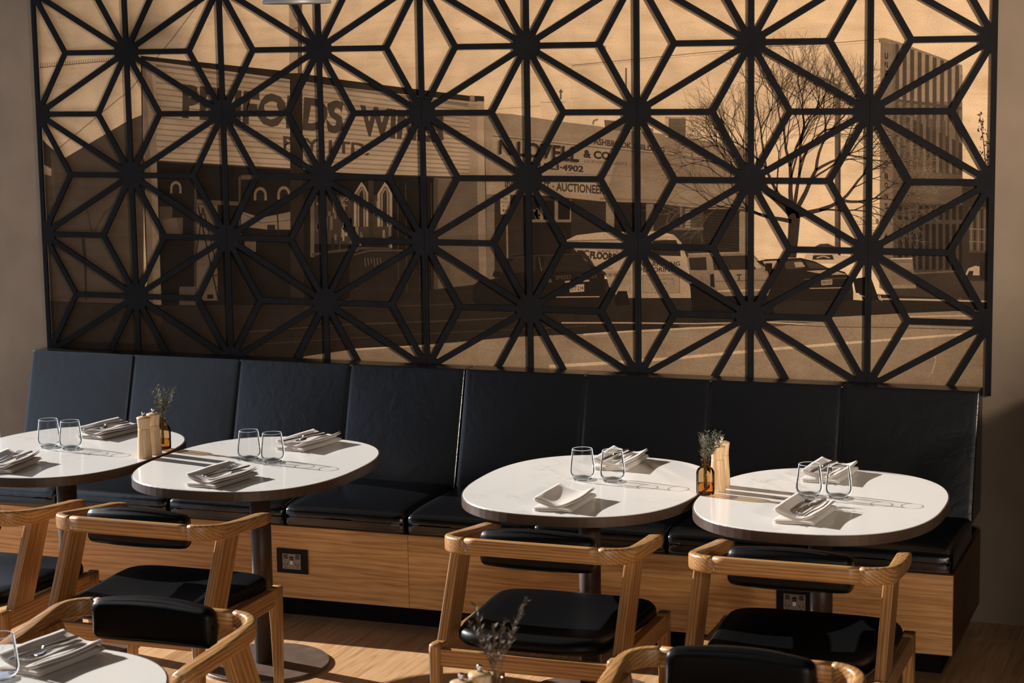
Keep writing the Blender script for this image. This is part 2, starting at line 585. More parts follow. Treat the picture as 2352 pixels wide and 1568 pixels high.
def sweep(bm, stations, r=0.008, k=3):
    """stations: (pos, side_vector, up_vector, width, height)"""
    rings = []
    for pos, sv, uv, w, h in stations:
        pos, sv, uv = Vector(pos), Vector(sv).normalized(), Vector(uv).normalized()
        rr = min(r, w * 0.49, h * 0.49)
        rings.append([bm.verts.new(pos + sv * a + uv * b) for a, b in rrect(w, h, rr, k)])
    n = len(rings[0])
    for A, B in zip(rings, rings[1:]):
        for i in range(n):
            bm.faces.new([A[i], A[(i + 1) % n], B[(i + 1) % n], B[i]])
    bm.faces.new(rings[0][::-1])
    bm.faces.new(rings[-1])

def outline_rings(bm, outline, rings, cap=True):
    """outline: closed convex list of (x,y); rings: list of (inset, z)"""
    L = len(outline)
    nor = []
    for i in range(L):
        a, b = Vector(outline[i - 1]), Vector(outline[(i + 1) % L])
        t = (b - a).normalized()
        nor.append(Vector((t.y, -t.x)))
    vs = []
    for ins, z in rings:
        if callable(z):
            ring = []
            for i in range(L):
                x, y = outline[i][0] - nor[i].x * ins, outline[i][1] - nor[i].y * ins
                ring.append(bm.verts.new((x, y, z(x, y))))
        else:
            ring = [bm.verts.new((outline[i][0] - nor[i].x * ins, outline[i][1] - nor[i].y * ins, z)) for i in range(L)]
        vs.append(ring)
    for A, B in zip(vs, vs[1:]):
        for i in range(L):
            bm.faces.new([A[i], A[(i + 1) % L], B[(i + 1) % L], B[i]])
    if cap:
        bm.faces.new(vs[0][::-1])
        bm.faces.new(vs[-1])
    return vs

# ------------------------------------------------------------------ the setting
YW = 7.55            # back wall plane
XL, XR, YB, ZC = -5.28, 3.2, -3.2, 3.25
WT = 0.15

def struct(name, dims, mat):
    o = box_obj(name, dims, mat)
    o['kind'] = 'structure'
    return o
struct('wall_back', (XL, XR, YW, YW + WT, -0.06, ZC), 'wall')
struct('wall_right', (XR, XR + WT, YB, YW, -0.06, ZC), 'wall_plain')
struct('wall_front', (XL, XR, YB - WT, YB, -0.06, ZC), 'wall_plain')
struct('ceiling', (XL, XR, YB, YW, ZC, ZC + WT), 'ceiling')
# unseen blocker added to keep light off the bench end and lower wall
struct('light_blocker', (-0.50, -0.38, 6.22, YW, -0.02, 1.02), 'wall_plain')
# window wall on the left: low sill, header and slim posts, glazed openings between
bm = bmesh.new()
box(bm, XL - 0.08, XL, YB, YW + WT, -0.06, 0.06)
box(bm, XL - 0.08, XL, YB, YW + WT, 2.95, ZC)
box(bm, XL - 0.08, XL, YB, 3.55, 0.06, 2.95)
wl = bm_obj('wall_left', bm, 'frame')
wl['kind'] = 'structure'
ys = [3.55, YW + 0.1]
for i in range(1):
    w = empty('window_%d' % (i + 1), (XL, ys[i], 0))
    w['kind'] = 'structure'
    bm = bmesh.new()
    box(bm, -0.06, -0.01, 0, 0.05, 0.06, 2.95)
    bm_obj('window_post', bm, 'frame', w)
    bm = bmesh.new()
    L_ = ys[i + 1] - ys[i]
    box(bm, -0.041, -0.035, 0.05, L_, 0.06, 2.95)
    bm_obj('pane', bm, 'glass', w)

# floor: every visible board is its own piece
floor = box_obj('floor', (XL, XR, YB, YW, -0.06, -0.022), 'subfloor')
floor['kind'] = 'structure'
PW = 0.1937
bm_rest = bmesh.new()
rng = random.Random(4)
plank_mesh = {}
x = -2.337 - 15 * PW
i0 = 0
while x < XR:
    off = rng.uniform(0, 2.1)
    yy = YB - off
    while yy < YW:
        ln = rng.choice((1.8, 2.1, 2.4))
        a, b = max(yy, YB), min(yy + ln, YW)
        if b - a > 0.02 and x + PW > XL:
            x0, x1 = max(x, XL), min(x + PW, XR)
            if x1 - x0 > 0.01:
                if b > 4.3 and -4.7 < x < -0.2:
                    bmp = bmesh.new()
                    box(bmp, 0.0006, x1 - x0 - 0.0006, 0.0006, b - a - 0.0006, -0.022, 0)
                    bm_obj('floorboard', bmp, 'plank', floor, loc=(x0, a, 0))
                else:
                    box(bm_rest, x0 + 0.0006, x1 - 0.0006, a + 0.0006, b - 0.0006, -0.022, 0)
        yy += ln
    x += PW
rest = bm_obj('floorboards', bm_rest, 'plank', floor)
rest['kind'] = 'stuff'

# ------------------------------------------------------------------ photo mural
YM = 7.537
def MP(px, py):
    """print coordinates -> point on the mural plane"""
    u, v = (px - 1176.0) / FPX, (py - 784.0) / FPX
    dx = [CAM_R[0][i] * u + CAM_R[1][i] * v + CAM_R[2][i] for i in range(3)]
    k = YM / dx[1]
    return dx[0] * k, CAM_H + dx[2] * k

MX0, MX1, MZ0, MZ1 = -4.972, -0.930, 0.875, 3.0
mural = tag(empty('photo_mural', (0, YM, MZ0)), 'sepia street photograph printed on plywood behind the black lattice', 'mural')
pv, pf, pink = [], [], []
layer = [0]
def clipx(p):
    return (max(MX0, min(MX1, p[0])), max(MZ0, min(MZ1, p[1])))
def add_face(pts, ink, same=False):
    """pts already in metres on the plane"""
    if not same:
        layer[0] += 1
    y = -layer[0] * 0.000008
    b = len(pv)
    for q in pts:
        q = clipx(q)
        pv.append((q[0], y, q[1] - MZ0))
    pf.append(list(range(b, b + len(pts))))
    pink.append(ink)
def poly(pts, ink, same=False):
    add_face([MP(*p) for p in pts], ink, same)
def rect(x0, y0, x1, y1, ink, same=False):
    poly([(x0, y0), (x1, y0), (x1, y1), (x0, y1)], ink, same)
def stroke(pts, w, ink, same=False, w2=None):
    w2 = w if w2 is None else w2
    n = len(pts) - 1
    first = not same
    for i in range(n):
        (x0, y0), (x1, y1) = pts[i], pts[i + 1]
        l = math.hypot(x1 - x0, y1 - y0) or 1
        nx, ny = -(y1 - y0) / l, (x1 - x0) / l
        a = (w + (w2 - w) * i / n) / 2
        b = (w + (w2 - w) * (i + 1) / n) / 2
        poly([(x0 + nx * a, y0 + ny * a), (x1 + nx * b, y1 + ny * b), (x1 - nx * b, y1 - ny * b), (x0 - nx * a, y0 - ny * a)], ink, same=not first)
        first = False
_txt_cache = {}
def text_mesh(s, bold):
    key = (s, bold)
    if key in _txt_cache:
        return _txt_cache[key]
    cu = bpy.data.curves.new('txt', 'FONT')
    cu.body = s
    cu.resolution_u = 3
    cu.offset = bold
    ob = bpy.data.objects.new('txt', cu)
    COL.objects.link(ob)
    bpy.context.view_layer.update()
    dg = bpy.context.evaluated_depsgraph_get()
    me = ob.evaluated_get(dg).to_mesh()
    vs = [(v.co.x, v.co.y) for v in me.vertices]
    fs = [list(p.vertices) for p in me.polygons]
    ob.evaluated_get(dg).to_mesh_clear()
    bpy.data.objects.remove(ob)
    bpy.data.curves.remove(cu)
    _txt_cache[key] = (vs, fs)
    return vs, fs
def text(s, tl, tr, br, bl, ink, bold=0.012, wave=0.0, waven=6):
    vs, fs = text_mesh(s, bold)
    x0, x1 = min(v[0] for v in vs), max(v[0] for v in vs)
    y0, y1 = min(v[1] for v in vs), max(v[1] for v in vs)
    layer[0] += 1
    mp = []
    for vx, vy in vs:
        u, v = (vx - x0) / (x1 - x0), (y1 - vy) / (y1 - y0)
        px = (tl[0] * (1 - u) + tr[0] * u) * (1 - v) + (bl[0] * (1 - u) + br[0] * u) * v
        py = (tl[1] * (1 - u) + tr[1] * u) * (1 - v) + (bl[1] * (1 - u) + br[1] * u) * v
        if wave:
            px += wave * math.sin(v * math.pi * waven)
        mp.append(MP(px, py))
    for f in fs:
        add_face([mp[i] for i in f], ink, same=True)

# --- sky (bare plywood with the faintest tone)
add_face([(MX0, MZ0), (MX1, MZ0), (MX1, MZ1), (MX0, MZ1)], 1.0)
# distant railing and wires
stroke([(86, 156), (170, 147), (262, 139)], 2, 0.25)
for k in range(34):
    xx = 88 + k * 5.2
    stroke([(xx, 145 - k * 0.42), (xx, 156 - k * 0.5)], 1.6, 0.35, same=k > 0)
stroke([(470, -10), (395, 90), (300, 205), (230, 262), (130, 345)], 2.0, 0.35)
stroke([(1313, 150), (1460, 136), (1600, 122), (1760, 108), (1900, 100), (2020, 90)], 2.2, 0.42)
stroke([(1313, 153), (1460, 141), (1600, 127), (1760, 113), (1900, 105), (2020, 96)], 1.4, 0.62)
stroke([(1313, 150), (1313, 230)], 1.2, 0.8)
poly([(1315, 155), (2020, 98), (2020, 300), (1315, 300)], 0.94)
stroke([(1242, 235), (1300, 234)], 2, 0.6)
stroke([(1120, 252), (1240, 243)], 1.5, 0.6)
poly([(1244, 238), (1313, 234), (1313, 290), (1244, 284)], 0.95)
stroke([(1288, 228), (1288, 208)], 4, 0.2)
poly([(1283, 212), (1288, 204), (1294, 212)], 0.2)
stroke([(1438, 156), (1438, 205)], 4, 0.25)
stroke([(1389, 105), (1391, 118)], 3, 0.35)
# --- left shed
poly([(95, 322), (118, 340), (150, 362), (296, 276), (330, 262), (330, 705), (100, 720)], 0.155)
poly([(92, 320), (120, 345), (122, 385), (96, 378)], 0.10)
poly([(95, 378), (118, 388), (118, 404), (97, 400)], 0.62)
stroke([(118, 350), (135, 600)], 2, 0.22)
stroke([(200, 480), (212, 540), (240, 490), (262, 470)], 2.5, 0.09)
stroke([(191, 548), (196, 600), (198, 690)], 8, 0.07, w2=4)
# --- main shop building
poly([(323, 129), (655, 165), (800, 186), (1080, 221), (1112, 221), (1112, 260), (1112, 700), (371, 706), (340, 706), (328, 420)], 0.075)
poly([(327, 138), (660, 176), (1080, 232), (1098, 234), (1098, 407), (800, 398), (663, 386), (360, 368), (330, 366)], 0.56)
for k in range(17):
    t = (k + 0.5) / 17
    ya, yb = 140 + t * 226, 240 + t * 164
    stroke([(358, ya + 3), (560, ya + 3 + (yb - ya) * 0.27), (800, ya + 3 + (yb - ya) * 0.59), (1078, yb)], 3.2, 0.36, same=k > 0)
stroke([(358, 150), (1076, 240)], 6, 0.30)
poly([(323, 128), (655, 163), (800, 185), (1079, 220), (1079, 233), (800, 202), (655, 181), (325, 137)], 0.055)
poly([(1079, 219), (1112, 221), (1111, 233), (1079, 232)], 0.06)
poly([(1079, 219), (1090, 220), (1090, 232), (1079, 231)], 0.35)
# shop pilasters
poly([(327, 140), (345, 142), (357, 250), (372, 706), (341, 706), (333, 420)], 0.40)
poly([(327, 140), (334, 141), (348, 420), (352, 706), (341, 706), (333, 420)], 0.30)
poly([(1078, 238), (1096, 240), (1098, 408), (1078, 405)], 0.46)
poly([(1096, 232), (1112, 233), (1117, 640), (1101, 640)], 0.55)
# shop sign lettering, weathered over the corrugated sheet
text('PENFOLDS', (418, 192), (790, 232), (788, 308), (420, 272), 0.11, 0.045, 3.4, 10)
text('WINES', (826, 240), (1020, 264), (1018, 330), (828, 312), 0.11, 0.045, 3.2, 10)
text('PTY. LTD.', (650, 312), (850, 330), (848, 358), (652, 343), 0.12, 0.03, 2.2, 6)
# under the awning: shop front with reflections
poly([(360, 372), (663, 390), (1000, 408), (1000, 695), (371, 706)], 0.030)
rect(452, 470, 500, 690, 0.20)
poly([(452, 458), (548, 463), (548, 472), (452, 468)], 0.16)
rect(446, 400, 452, 700, 0.09)
rect(366, 474, 396, 505, 0.10)
rect(368, 500, 420, 545, 0.13)
poly([(375, 506), (404, 500), (418, 545), (375, 545)], 0.18)
for cx, cy, w in ((404, 432, 13), (598, 448, 15), (652, 446, 15)):
    for rr, ink in ((w, 0.28), (w * 0.62, 0.04)):
        pts = [(cx + rr * math.cos(a), cy - rr * 1.25 * math.sin(a)) for a in np.linspace(0, math.pi, 12)]
        poly(pts + [(cx - rr, cy + 12), (cx + rr, cy + 12)], ink)
rect(554, 402, 668, 412, 0.14)
poly([(554, 485), (600, 500), (668, 486), (668, 527), (615, 527), (554, 520)], 0.30)
rect(614, 516, 632, 528, 0.05)
stroke([(556, 490), (600, 512), (668, 505)], 1.3, 0.08)
stroke([(637, 486), (641, 560)], 3, 0.05)
rect(548, 405, 553, 560, 0.11)
rect(562, 548, 588, 578, 0.20)
stroke([(455, 472), (508, 720)], 3.0, 0.035)
stroke([(466, 476), (450, 590)], 2.6, 0.04)
stroke([(466, 476), (520, 700)], 2.6, 0.035)
for k in range(8):
    stroke([(459 + k * 6.2, 492 + k * 28), (473 + k * 6.2, 492 + k * 28)], 2.2, 0.045, same=k > 0)
rect(412, 658, 450, 712, 0.15)
rect(476, 676, 490, 686, 0.03)
rect(548, 710, 648, 722, 0.12)
stroke([(549, 719), (648, 725)], 2.0, 0.65)
stroke([(712, 728), (730, 730)], 2.0, 0.5)
# bright reflected facade in the right-hand window
rect(713, 445, 722, 590, 0.20)
rect(722, 448, 900, 560, 0.085)
rngm = random.Random(11)
for k in range(70):
    xx, yy = rngm.uniform(724, 896), rngm.uniform(450, 556)
    rect(xx, yy, xx + rngm.uniform(2, 7), yy + rngm.uniform(6, 34), rngm.choice((0.12, 0.22, 0.30, 0.38, 0.05)), same=k > 0)
for cx in (830, 884):
    for rr, ink in ((17, 0.42), (11, 0.13), (8, 0.35), (5, 0.06)):
        pts = [(cx - rr, 520), (cx - rr, 445)] + [(cx - rr + rr * math.sin(a) , 445 - rr * 1.6 * math.sin(a)) for a in (0.3, 0.7, 1.1, 1.5)] + [(cx + rr * 0.45, 437 - rr * 0.6), (cx + rr, 445), (cx + rr, 520)]
        poly(pts, ink)
rect(846, 410, 858, 556, 0.07)
text('NO', (782, 452), (800, 453), (800, 462), (782, 461), 0.45, 0.0)
stroke([(784, 472), (798, 472)], 2, 0.4)
stroke([(716, 585), (760, 578), (830, 570), (900, 572)], 6, 0.11)
poly([(803, 600), (812, 578), (850, 571), (925, 572), (950, 590), (965, 640), (965, 690), (803, 690)], 0.048)
stroke([(808, 586), (850, 575), (925, 575)], 3, 0.14)
for k in range(6):
    stroke([(838 + k * 7, 592), (840 + k * 7, 612 - (k % 3) * 4)], 1.4, 0.22, same=k > 0)
stroke([(800, 664), (985, 664)], 2, 0.06)
stroke([(795, 688), (996, 686)], 2, 0.15)
for xx in (913, 932, 962, 990):
    stroke([(xx, 420), (xx + 3, 690)], 1.5, 0.11, same=xx != 913)
poly([(998, 408), (1098, 412), (1101, 690), (1004, 694)], 0.19)
rect(996, 410, 1006, 694, 0.12)
poly([(1096, 412), (1117, 412), (1117, 636), (1101, 640)], 0.34)
# utility pole
poly([(664, -20), (694, -20), (694, 168), (665, 168)], 0.62)
poly([(684, -20), (694, -20), (694, 168), (684, 168)], 0.20)
stroke([(672, 30), (690, 60), (668, 70)], 2, 0.25)
poly([(666, 168), (694, 168), (700, 770), (668, 770)], 0.050)
# --- middle building
poly([(1112, 258), (1177, 262), (1286, 279), (1371, 289), (1433, 300), (1500, 304), (1600, 320), (1661, 328), (1716, 340), (1716, 600), (1117, 600)], 0.055)
poly([(1112, 258), (1177, 262), (1286, 279), (1371, 289), (1433, 300), (1500, 304), (1600, 320), (1661, 328), (1716, 340), (1716, 490), (1552, 472), (1500, 466), (1378, 462), (1252, 449), (1117, 446)], 0.40)
poly([(1400, 335), (1716, 372), (1716, 488), (1552, 470), (1378, 460)], 0.36)
poly([(1133, 313), (1350, 338), (1420, 347), (1390, 461), (1252, 448), (1120, 446)], 0.45)
stroke([(1131, 312), (1300, 331), (1420, 343), (1716, 374)], 2.5, 0.20)
stroke([(1131, 309), (1300, 328), (1420, 340), (1716, 371)], 2.0, 0.55)
stroke([(1300, 398), (1500, 408), (1716, 430)], 1.8, 0.30)
stroke([(1378, 456), (1500, 460), (1716, 484)], 5, 0.28)
text('N.LOVELL', (1143, 322), (1327, 340), (1326, 375), (1142, 356), 0.22, 0.022)
text('N.LOVELL', (1147, 320), (1331, 338), (1330, 373), (1146, 354), 0.06, 0.028)
text('& CO', (1340, 343), (1402, 349), (1402, 368), (1340, 362), 0.07, 0.05)
text('LICENSED AGENTS', (1343, 366), (1440, 373), (1440, 380), (1343, 373), 0.12, 0.0)
text('08 223·4902', (1218, 371), (1341, 381), (1340, 396), (1218, 386), 0.08, 0.045)
text('ASHBROOK BUILDING', (1363, 316), (1527, 338), (1527, 351), (1363, 332), 0.10, 0.04)
text('INVESTMENT · AUCTIONEERS', (1160, 412), (1396, 426), (1396, 447), (1160, 430), 0.09, 0.035)
poly([(1388, 275), (1440, 280), (1440, 302), (1390, 297)], 0.22)
stroke([(1362, 286), (1364, 277), (1374, 274)], 4, 0.35)
poly([(1484, 290), (1501, 296), (1501, 306), (1484, 304)], 0.35)
rect(1528, 268, 1575, 318, 0.20)
rect(1528, 268, 1536, 316, 0.7)
rect(1528, 268, 1575, 272, 0.5)
# brick wall and openings under the parapet
poly([(1117, 446), (1252, 449), (1378, 462), (1500, 466), (1700, 489), (1700, 600), (1117, 660)], 0.062)
for k in range(26):
    yy = 458 + k * 5.4
    stroke([(1120, yy), (1390, yy + 8)], 0.9, 0.035, same=k > 0)
rect(1117, 446, 1136, 660, 0.24)
rect(1219, 460, 1310, 510, 0.030)
for xx in (1218, 1240, 1274, 1309):
    rect(xx, 458, xx + (8 if xx in (1240, 1274) else 3), 510, 0.30, same=xx != 1218)
rect(1219, 504, 1312, 510, 0.27)
for k in range(18):
    xx = 1222 + rngm.uniform(0, 16)
    rect(xx, 478 + rngm.uniform(0, 22), xx + 4, 482 + rngm.uniform(0, 24), rngm.choice((0.12, 0.3)), same=k > 0)
rect(1202, 512, 1312, 620, 0.035)
rect(1392, 464, 1411, 530, 0.30)
rect(1411, 466, 1484, 545, 0.035)
rect(1484, 468, 1501, 535, 0.27)
rect(1562, 476, 1616, 527, 0.10)
rect(1574, 480, 1586, 522, 0.42)
for k in range(6):
    rect(1574, 482 + k * 7, 1586, 484 + k * 7, 0.10, same=k > 0)
rect(1562, 474, 1567, 527, 0.24)
rect(1545, 522, 1616, 528, 0.20)
rect(1616, 480, 1700, 600, 0.045)
for k in range(16):
    stroke([(1622, 490 + k * 6.5), (1696, 496 + k * 6.5)], 1.0, 0.08, same=k > 0)
poly([(1698, 488), (1716, 490), (1714, 592), (1698, 592)], 0.36)
# no parking sign
poly([(1149, 448), (1172, 448), (1171, 492), (1150, 492)], 0.50)
text('NO', (1156, 452), (1166, 452), (1166, 459), (1156, 459), 0.08, 0.01)
text('PARKING', (1151, 461), (1171, 462), (1171, 468), (1151, 467), 0.08, 0.0)
text('8-4', (1155, 470), (1166, 470), (1166, 475), (1155, 475), 0.15, 0.0)
stroke([(1155, 483), (1168, 483)], 1.6, 0.08)
poly([(1153, 483), (1158, 480), (1158, 486)], 0.08)
stroke([(1164, 492), (1166, 592)], 4, 0.30)
# --- tall building on the right
poly([(2023, 90), (2054, 95), (2210, 152), (2212, 690), (2020, 660)], 0.24)
poly([(2023, 90), (2050, 95), (2050, 680), (2020, 660)], 0.29)
poly([(2018, 88), (2030, 87), (2060, 95), (2210, 150), (2210, 157), (2056, 102), (2020, 98)], 0.34)
for k in range(9):
    u = (k + 0.1) / 9
    xa = 2055 + 155 * u
    xb = xa + 155 * 0.50 / 9
    ta, tb = 97 + (xa - 2050) * 0.36, 97 + (xb - 2050) * 0.36
    poly([(xa, ta), (xb, tb), (xb - 2, 690), (xa - 2, 690)], 0.125, same=k > 0)
    poly([(xb, tb), (xb + 8, tb + 3), (xb + 7, 235), (xb, 232)], 0.42)
poly([(2052, 226), (2210, 246), (2210, 252), (2052, 232)], 0.13)
poly([(2052, 252), (2210, 330), (2210, 480), (2052, 470)], 0.10)
for k in range(10):
    xa = 2060 + k * 15
    poly([(xa, 262 + k * 2), (xa + 7, 263 + k * 2), (xa + 7, 400), (xa, 396)], 0.16 if k % 2 else 0.24, same=k > 0)
poly([(2052, 385), (2210, 402), (2210, 470), (2052, 464)], 0.17)
poly([(2052, 464), (2210, 470), (2210, 620), (2052, 628)], 0.105)
for k in range(10):
    xa = 2063 + k * 15.5
    poly([(xa, 472), (xa + 9, 472), (xa + 9, 505), (xa, 505)], 0.045, same=k > 0)
    poly([(xa, 514), (xa + 9, 514), (xa + 9, 618), (xa, 620)], 0.040, same=True)
poly([(2050, 632), (2235, 622), (2240, 686), (2050, 680)], 0.085)
stroke([(2060, 630), (2215, 622)], 3, 0.2)
# letters down its corner
for ch, yy in (('U', 128), ('N', 148), ('I', 168), ('T', 352), ('I', 374), ('I', 404), ('O', 425), ('N', 450), ('S', 473)):
    text(ch, (2032, yy - 7), (2040, yy - 6), (2040, yy + 8), (2032, yy + 7), 0.05, 0.04)
poly([(2031, 545), (2035, 536), (2040, 545), (2040, 555), (2031, 555)], 0.04)
# far right: low shopfront, parked car, young tree
poly([(2210, 410), (2272, 414), (2272, 700), (2210, 690)], 0.075)
rect(2226, 475, 2268, 580, 0.14)
for k in range(5):
    rect(2229 + k * 8, 480, 2233 + k * 8, 575, 0.06 if k % 2 else 0.24, same=k > 0)
stroke([(2226, 525), (2268, 527)], 2.5, 0.3)
stroke([(2226, 554), (2268, 556)], 2.5, 0.26)
poly([(2216, 632), (2224, 616), (2240, 610), (2250, 612), (2250, 632)], 0.62)
poly([(2220, 634), (2226, 622), (2236, 622), (2234, 634)], 0.06)
rect(2252, 600, 2262, 640, 0.05)
rect(2226, 645, 2268, 690, 0.15)
def fol(cx, cy, sx, sy, n, seed, ink, r0=2, r1=5):
    rg = random.Random(seed)
    for k in range(n):
        a, q = rg.uniform(0, 6.28), math.sqrt(rg.random())
        x_, y_ = cx + sx * q * math.cos(a), cy + sy * q * math.sin(a)
        s = rg.uniform(r0, r1)
        th = rg.uniform(0, 3.14)
        poly([(x_ + s * math.cos(th), y_ + s * math.sin(th)), (x_ - s * 0.4 * math.sin(th), y_ + s * 0.4 * math.cos(th)), (x_ - s * math.cos(th), y_ - s * math.sin(th)), (x_ + s * 0.4 * math.sin(th), y_ - s * 0.4 * math.cos(th))], ink, same=k > 0)
stroke([(2266, 400), (2260, 330), (2250, 260)], 3, 0.12, w2=1)
fol(2264, 345, 14, 50, 55, 5, 0.12)
fol(2252, 280, 8, 25, 20, 6, 0.15)
# --- street lamp and tree
poly([(1918, 196), (1931, 192), (1931, 592), (1918, 594)], 0.17)
poly([(1926, 194), (1931, 192), (1931, 592), (1926, 594)], 0.09)
stroke([(1930, 200), (1905, 186), (1876, 176), (1868, 178)], 5, 0.12, w2=7)
text('TUCKER ST', (1964, 506), (2014, 503), (2014, 511), (1964, 513), 0.55, 0.0)
stroke([(1966, 516), (2018, 513)], 2.0, 0.42)
rect(2013, 502, 2018, 514, 0.25)
rngt = random.Random(21)
def branch(x_, y_, a, ln, w, depth, ink):
    pts = [(x_, y_)]
    n = 4
    for k in range(n):
        a += rngt.uniform(-0.17, 0.17)
        x_ += math.cos(a) * ln / n
        y_ -= math.sin(a) * ln / n
        pts.append((x_, y_))
    stroke(pts, w, ink, same=True, w2=w * 0.62)
    if depth == 0 or w < 0.55:
        return
    kids = 3 if depth > 2 else 4
    for k in range(kids):
        q = pts[-1] if k < 2 else pts[rngt.choice((2, 3))]
        sp_ = rngt.uniform(0.18, 0.62) * (1 if (k % 2) else -1)
        branch(q[0], q[1], a + sp_, ln * rngt.uniform(0.62, 0.86), w * (0.60 if k < 2 else 0.42), depth - 1, min(0.42, ink * 1.32))
layer[0] += 1
poly([(1806, 592), (1810, 545), (1812, 505), (1803, 478), (1826, 470), (1838, 500), (1834, 545), (1829, 592)], 0.06)
for (x_, y_, a, ln, w, dp) in ((1816, 492, 2.45, 100, 13, 6), (1819, 490, 1.75, 108, 12, 6), (1824, 490, 1.05, 112, 12, 6), (1828, 496, 0.42, 112, 12, 6), (1818, 508, 2.80, 96, 10, 6), (1817, 488, 2.05, 116, 9, 6), (1822, 488, 1.35, 116, 9, 6)):
    branch(x_, y_, a, ln, w, dp, 0.07)
fol(1640, 330, 60, 60, 120, 7, 0.22, 1.5, 4)
fol(2070, 300, 40, 50, 80, 8, 0.13, 1.5, 4)
# --- road
poly([(90, 690), (371, 700), (700, 700), (1117, 650), (1400, 640), (2272, 690), (2272, 900), (90, 900)], 0.050)
poly([(100, 690), (380, 706), (360, 790), (110, 780)], 0.075)
stroke([(700, 708), (1000, 700), (1120, 694)], 3, 0.075)
stroke([(560, 762), (800, 745), (1060, 735), (1250, 726)], 2.2, 0.11)
stroke([(600, 790), (900, 770), (1160, 757), (1350, 748)], 2.0, 0.09)
pts = [(1143, 722 + 0)]
poly([(680, 840), (700, 818), (805, 803), (1045, 786), (1174, 774), (1351, 766), (1440, 760), (1552, 753), (1756, 738), (1909, 728), (2100, 718), (2272, 711), (2272, 910), (680, 910)], 0.42)
poly([(1700, 748), (1800, 738), (1870, 740), (1760, 752)], 0.16)
stroke([(805, 803), (900, 797), (1000, 793)], 4.5, 0.80, w2=2.5)
stroke([(1290, 741), (1440, 741), (1600, 743), (1690, 741)], 3.0, 0.55)
stroke([(1560, 748), (1690, 748)], 4.5, 0.12)
stroke([(1340, 768), (1440, 761), (1600, 753), (1700, 748)], 4, 0.75)
stroke([(1756, 743), (1900, 750), (2060, 752), (2240, 757)], 1.8, 0.15)
stroke([(1760, 740), (1850, 744)], 2.5, 0.75)
stroke([(2090, 727), (2240, 724)], 3, 0.75)
stroke([(1262, 841), (1400, 833), (1552, 822), (1790, 800), (2001, 783), (2216, 767)], 7.5, 0.80, w2=5)
stroke([(2140, 800), (2150, 825), (2140, 858)], 2.5, 0.68)
stroke([(1930, 672), (2020, 686), (2120, 688), (2272, 692)], 4, 0.62)
poly([(1932, 686), (1950, 668), (1970, 668), (1984, 690)], 0.80)
stroke([(2012, 690), (2020, 678), (2026, 690)], 4, 0.6)
# --- vehicles
poly([(1086, 690), (1087, 655), (1100, 645), (1150, 638), (1164, 598), (1180, 586), (1330, 583), (1352, 598), (1372, 620), (1388, 630), (1391, 655), (1390, 690), (1378, 716), (1100, 706)], 0.032)
poly([(1172, 602), (1186, 590), (1232, 588), (1230, 622), (1166, 628)], 0.055)
poly([(1252, 588), (1330, 587), (1348, 602), (1364, 624), (1245, 622)], 0.048)
stroke([(1238, 590), (1244, 622)], 2, 0.16)
stroke([(1168, 592), (1240, 586), (1330, 584)], 2, 0.09)
poly([(1131, 634), (1135, 622), (1150, 624), (1152, 638)], 0.03)
stroke([(1278, 682), (1377, 681)], 2.0, 0.55)
poly([(1258, 648), (1263, 636), (1269, 648)], 0.16)
text('SPEED', (1276, 633), (1312, 631), (1312, 640), (1276, 642), 0.16, 0.0)
text('SPARES', (1330, 631), (1371, 630), (1371, 638), (1330, 640), 0.15, 0.0)
poly([(1308, 655), (1342, 652), (1342, 669), (1309, 671)], 0.60)
text('SYT·214', (1310, 658), (1340, 656), (1340, 666), (1310, 668), 0.04, 0.02)
stroke([(1298, 647), (1310, 646)], 4, 0.5)
stroke([(1340, 645), (1354, 644)], 4, 0.5)
# panel van
poly([(1300, 552), (1324, 540), (1380, 533), (1514, 531), (1548, 539), (1565, 556), (1579, 594), (1583, 652), (1591, 672), (1589, 684), (1440, 684), (1440, 660), (1400, 660), (1391, 625), (1345, 598)], 0.52)
poly([(1300, 552), (1324, 540), (1380, 533), (1514, 531), (1548, 539), (1500, 548), (1380, 550)], 0.60)
stroke([(1300, 553), (1380, 551), (1500, 549), (1556, 553)], 2, 0.22)
poly([(1391, 622), (1450, 620), (1452, 684), (1420, 684), (1400, 655)], 0.42)
poly([(1498, 552), (1552, 551), (1561, 566), (1564, 588), (1498, 586)], 0.055)
stroke([(1496, 549), (1554, 548), (1565, 568), (1568, 592)], 2.5, 0.66)
poly([(1325, 574), (1328, 583), (1342, 594), (1370, 618), (1360, 600), (1340, 575)], 0.06)
text('C', (1340, 574), (1354, 574), (1354, 592), (1340, 590), 0.06, 0.03)
text('ARPETS', (1372, 574), (1420, 575), (1420, 581), (1372, 579), 0.08, 0.0)
text('FLOORS', (1356, 576), (1416, 582), (1414, 598), (1355, 594), 0.06, 0.06)
text('WALL', (1382, 612), (1408, 612), (1408, 618), (1382, 618), 0.1, 0.0)
text('W·W·W', (1386, 627), (1418, 626), (1418, 636), (1386, 637), 0.08, 0.01)
text('CARPETING', (1476, 601), (1563, 600), (1562, 610), (1476, 612), 0.06, 0.02)
text('FLOORING', (1470, 614), (1552, 613), (1551, 624), (1470, 625), 0.06, 0.02)
poly([(1476, 632), (1560, 630), (1562, 672), (1477, 672)], 0.42)
stroke([(1476, 632), (1560, 630), (1562, 672), (1477, 672), (1476, 632)], 1.4, 0.22)
stroke([(1494, 642), (1546, 640), (1548, 656)], 1.5, 0.25)
text('590', (1518, 648), (1532, 648), (1532, 653), (1518, 653), 0.2, 0.0)
poly([(1440, 674), (1591, 672), (1590, 684), (1440, 684)], 0.50)
poly([(1412, 684), (1420, 668), (1440, 668), (1448, 700), (1415, 704)], 0.03)
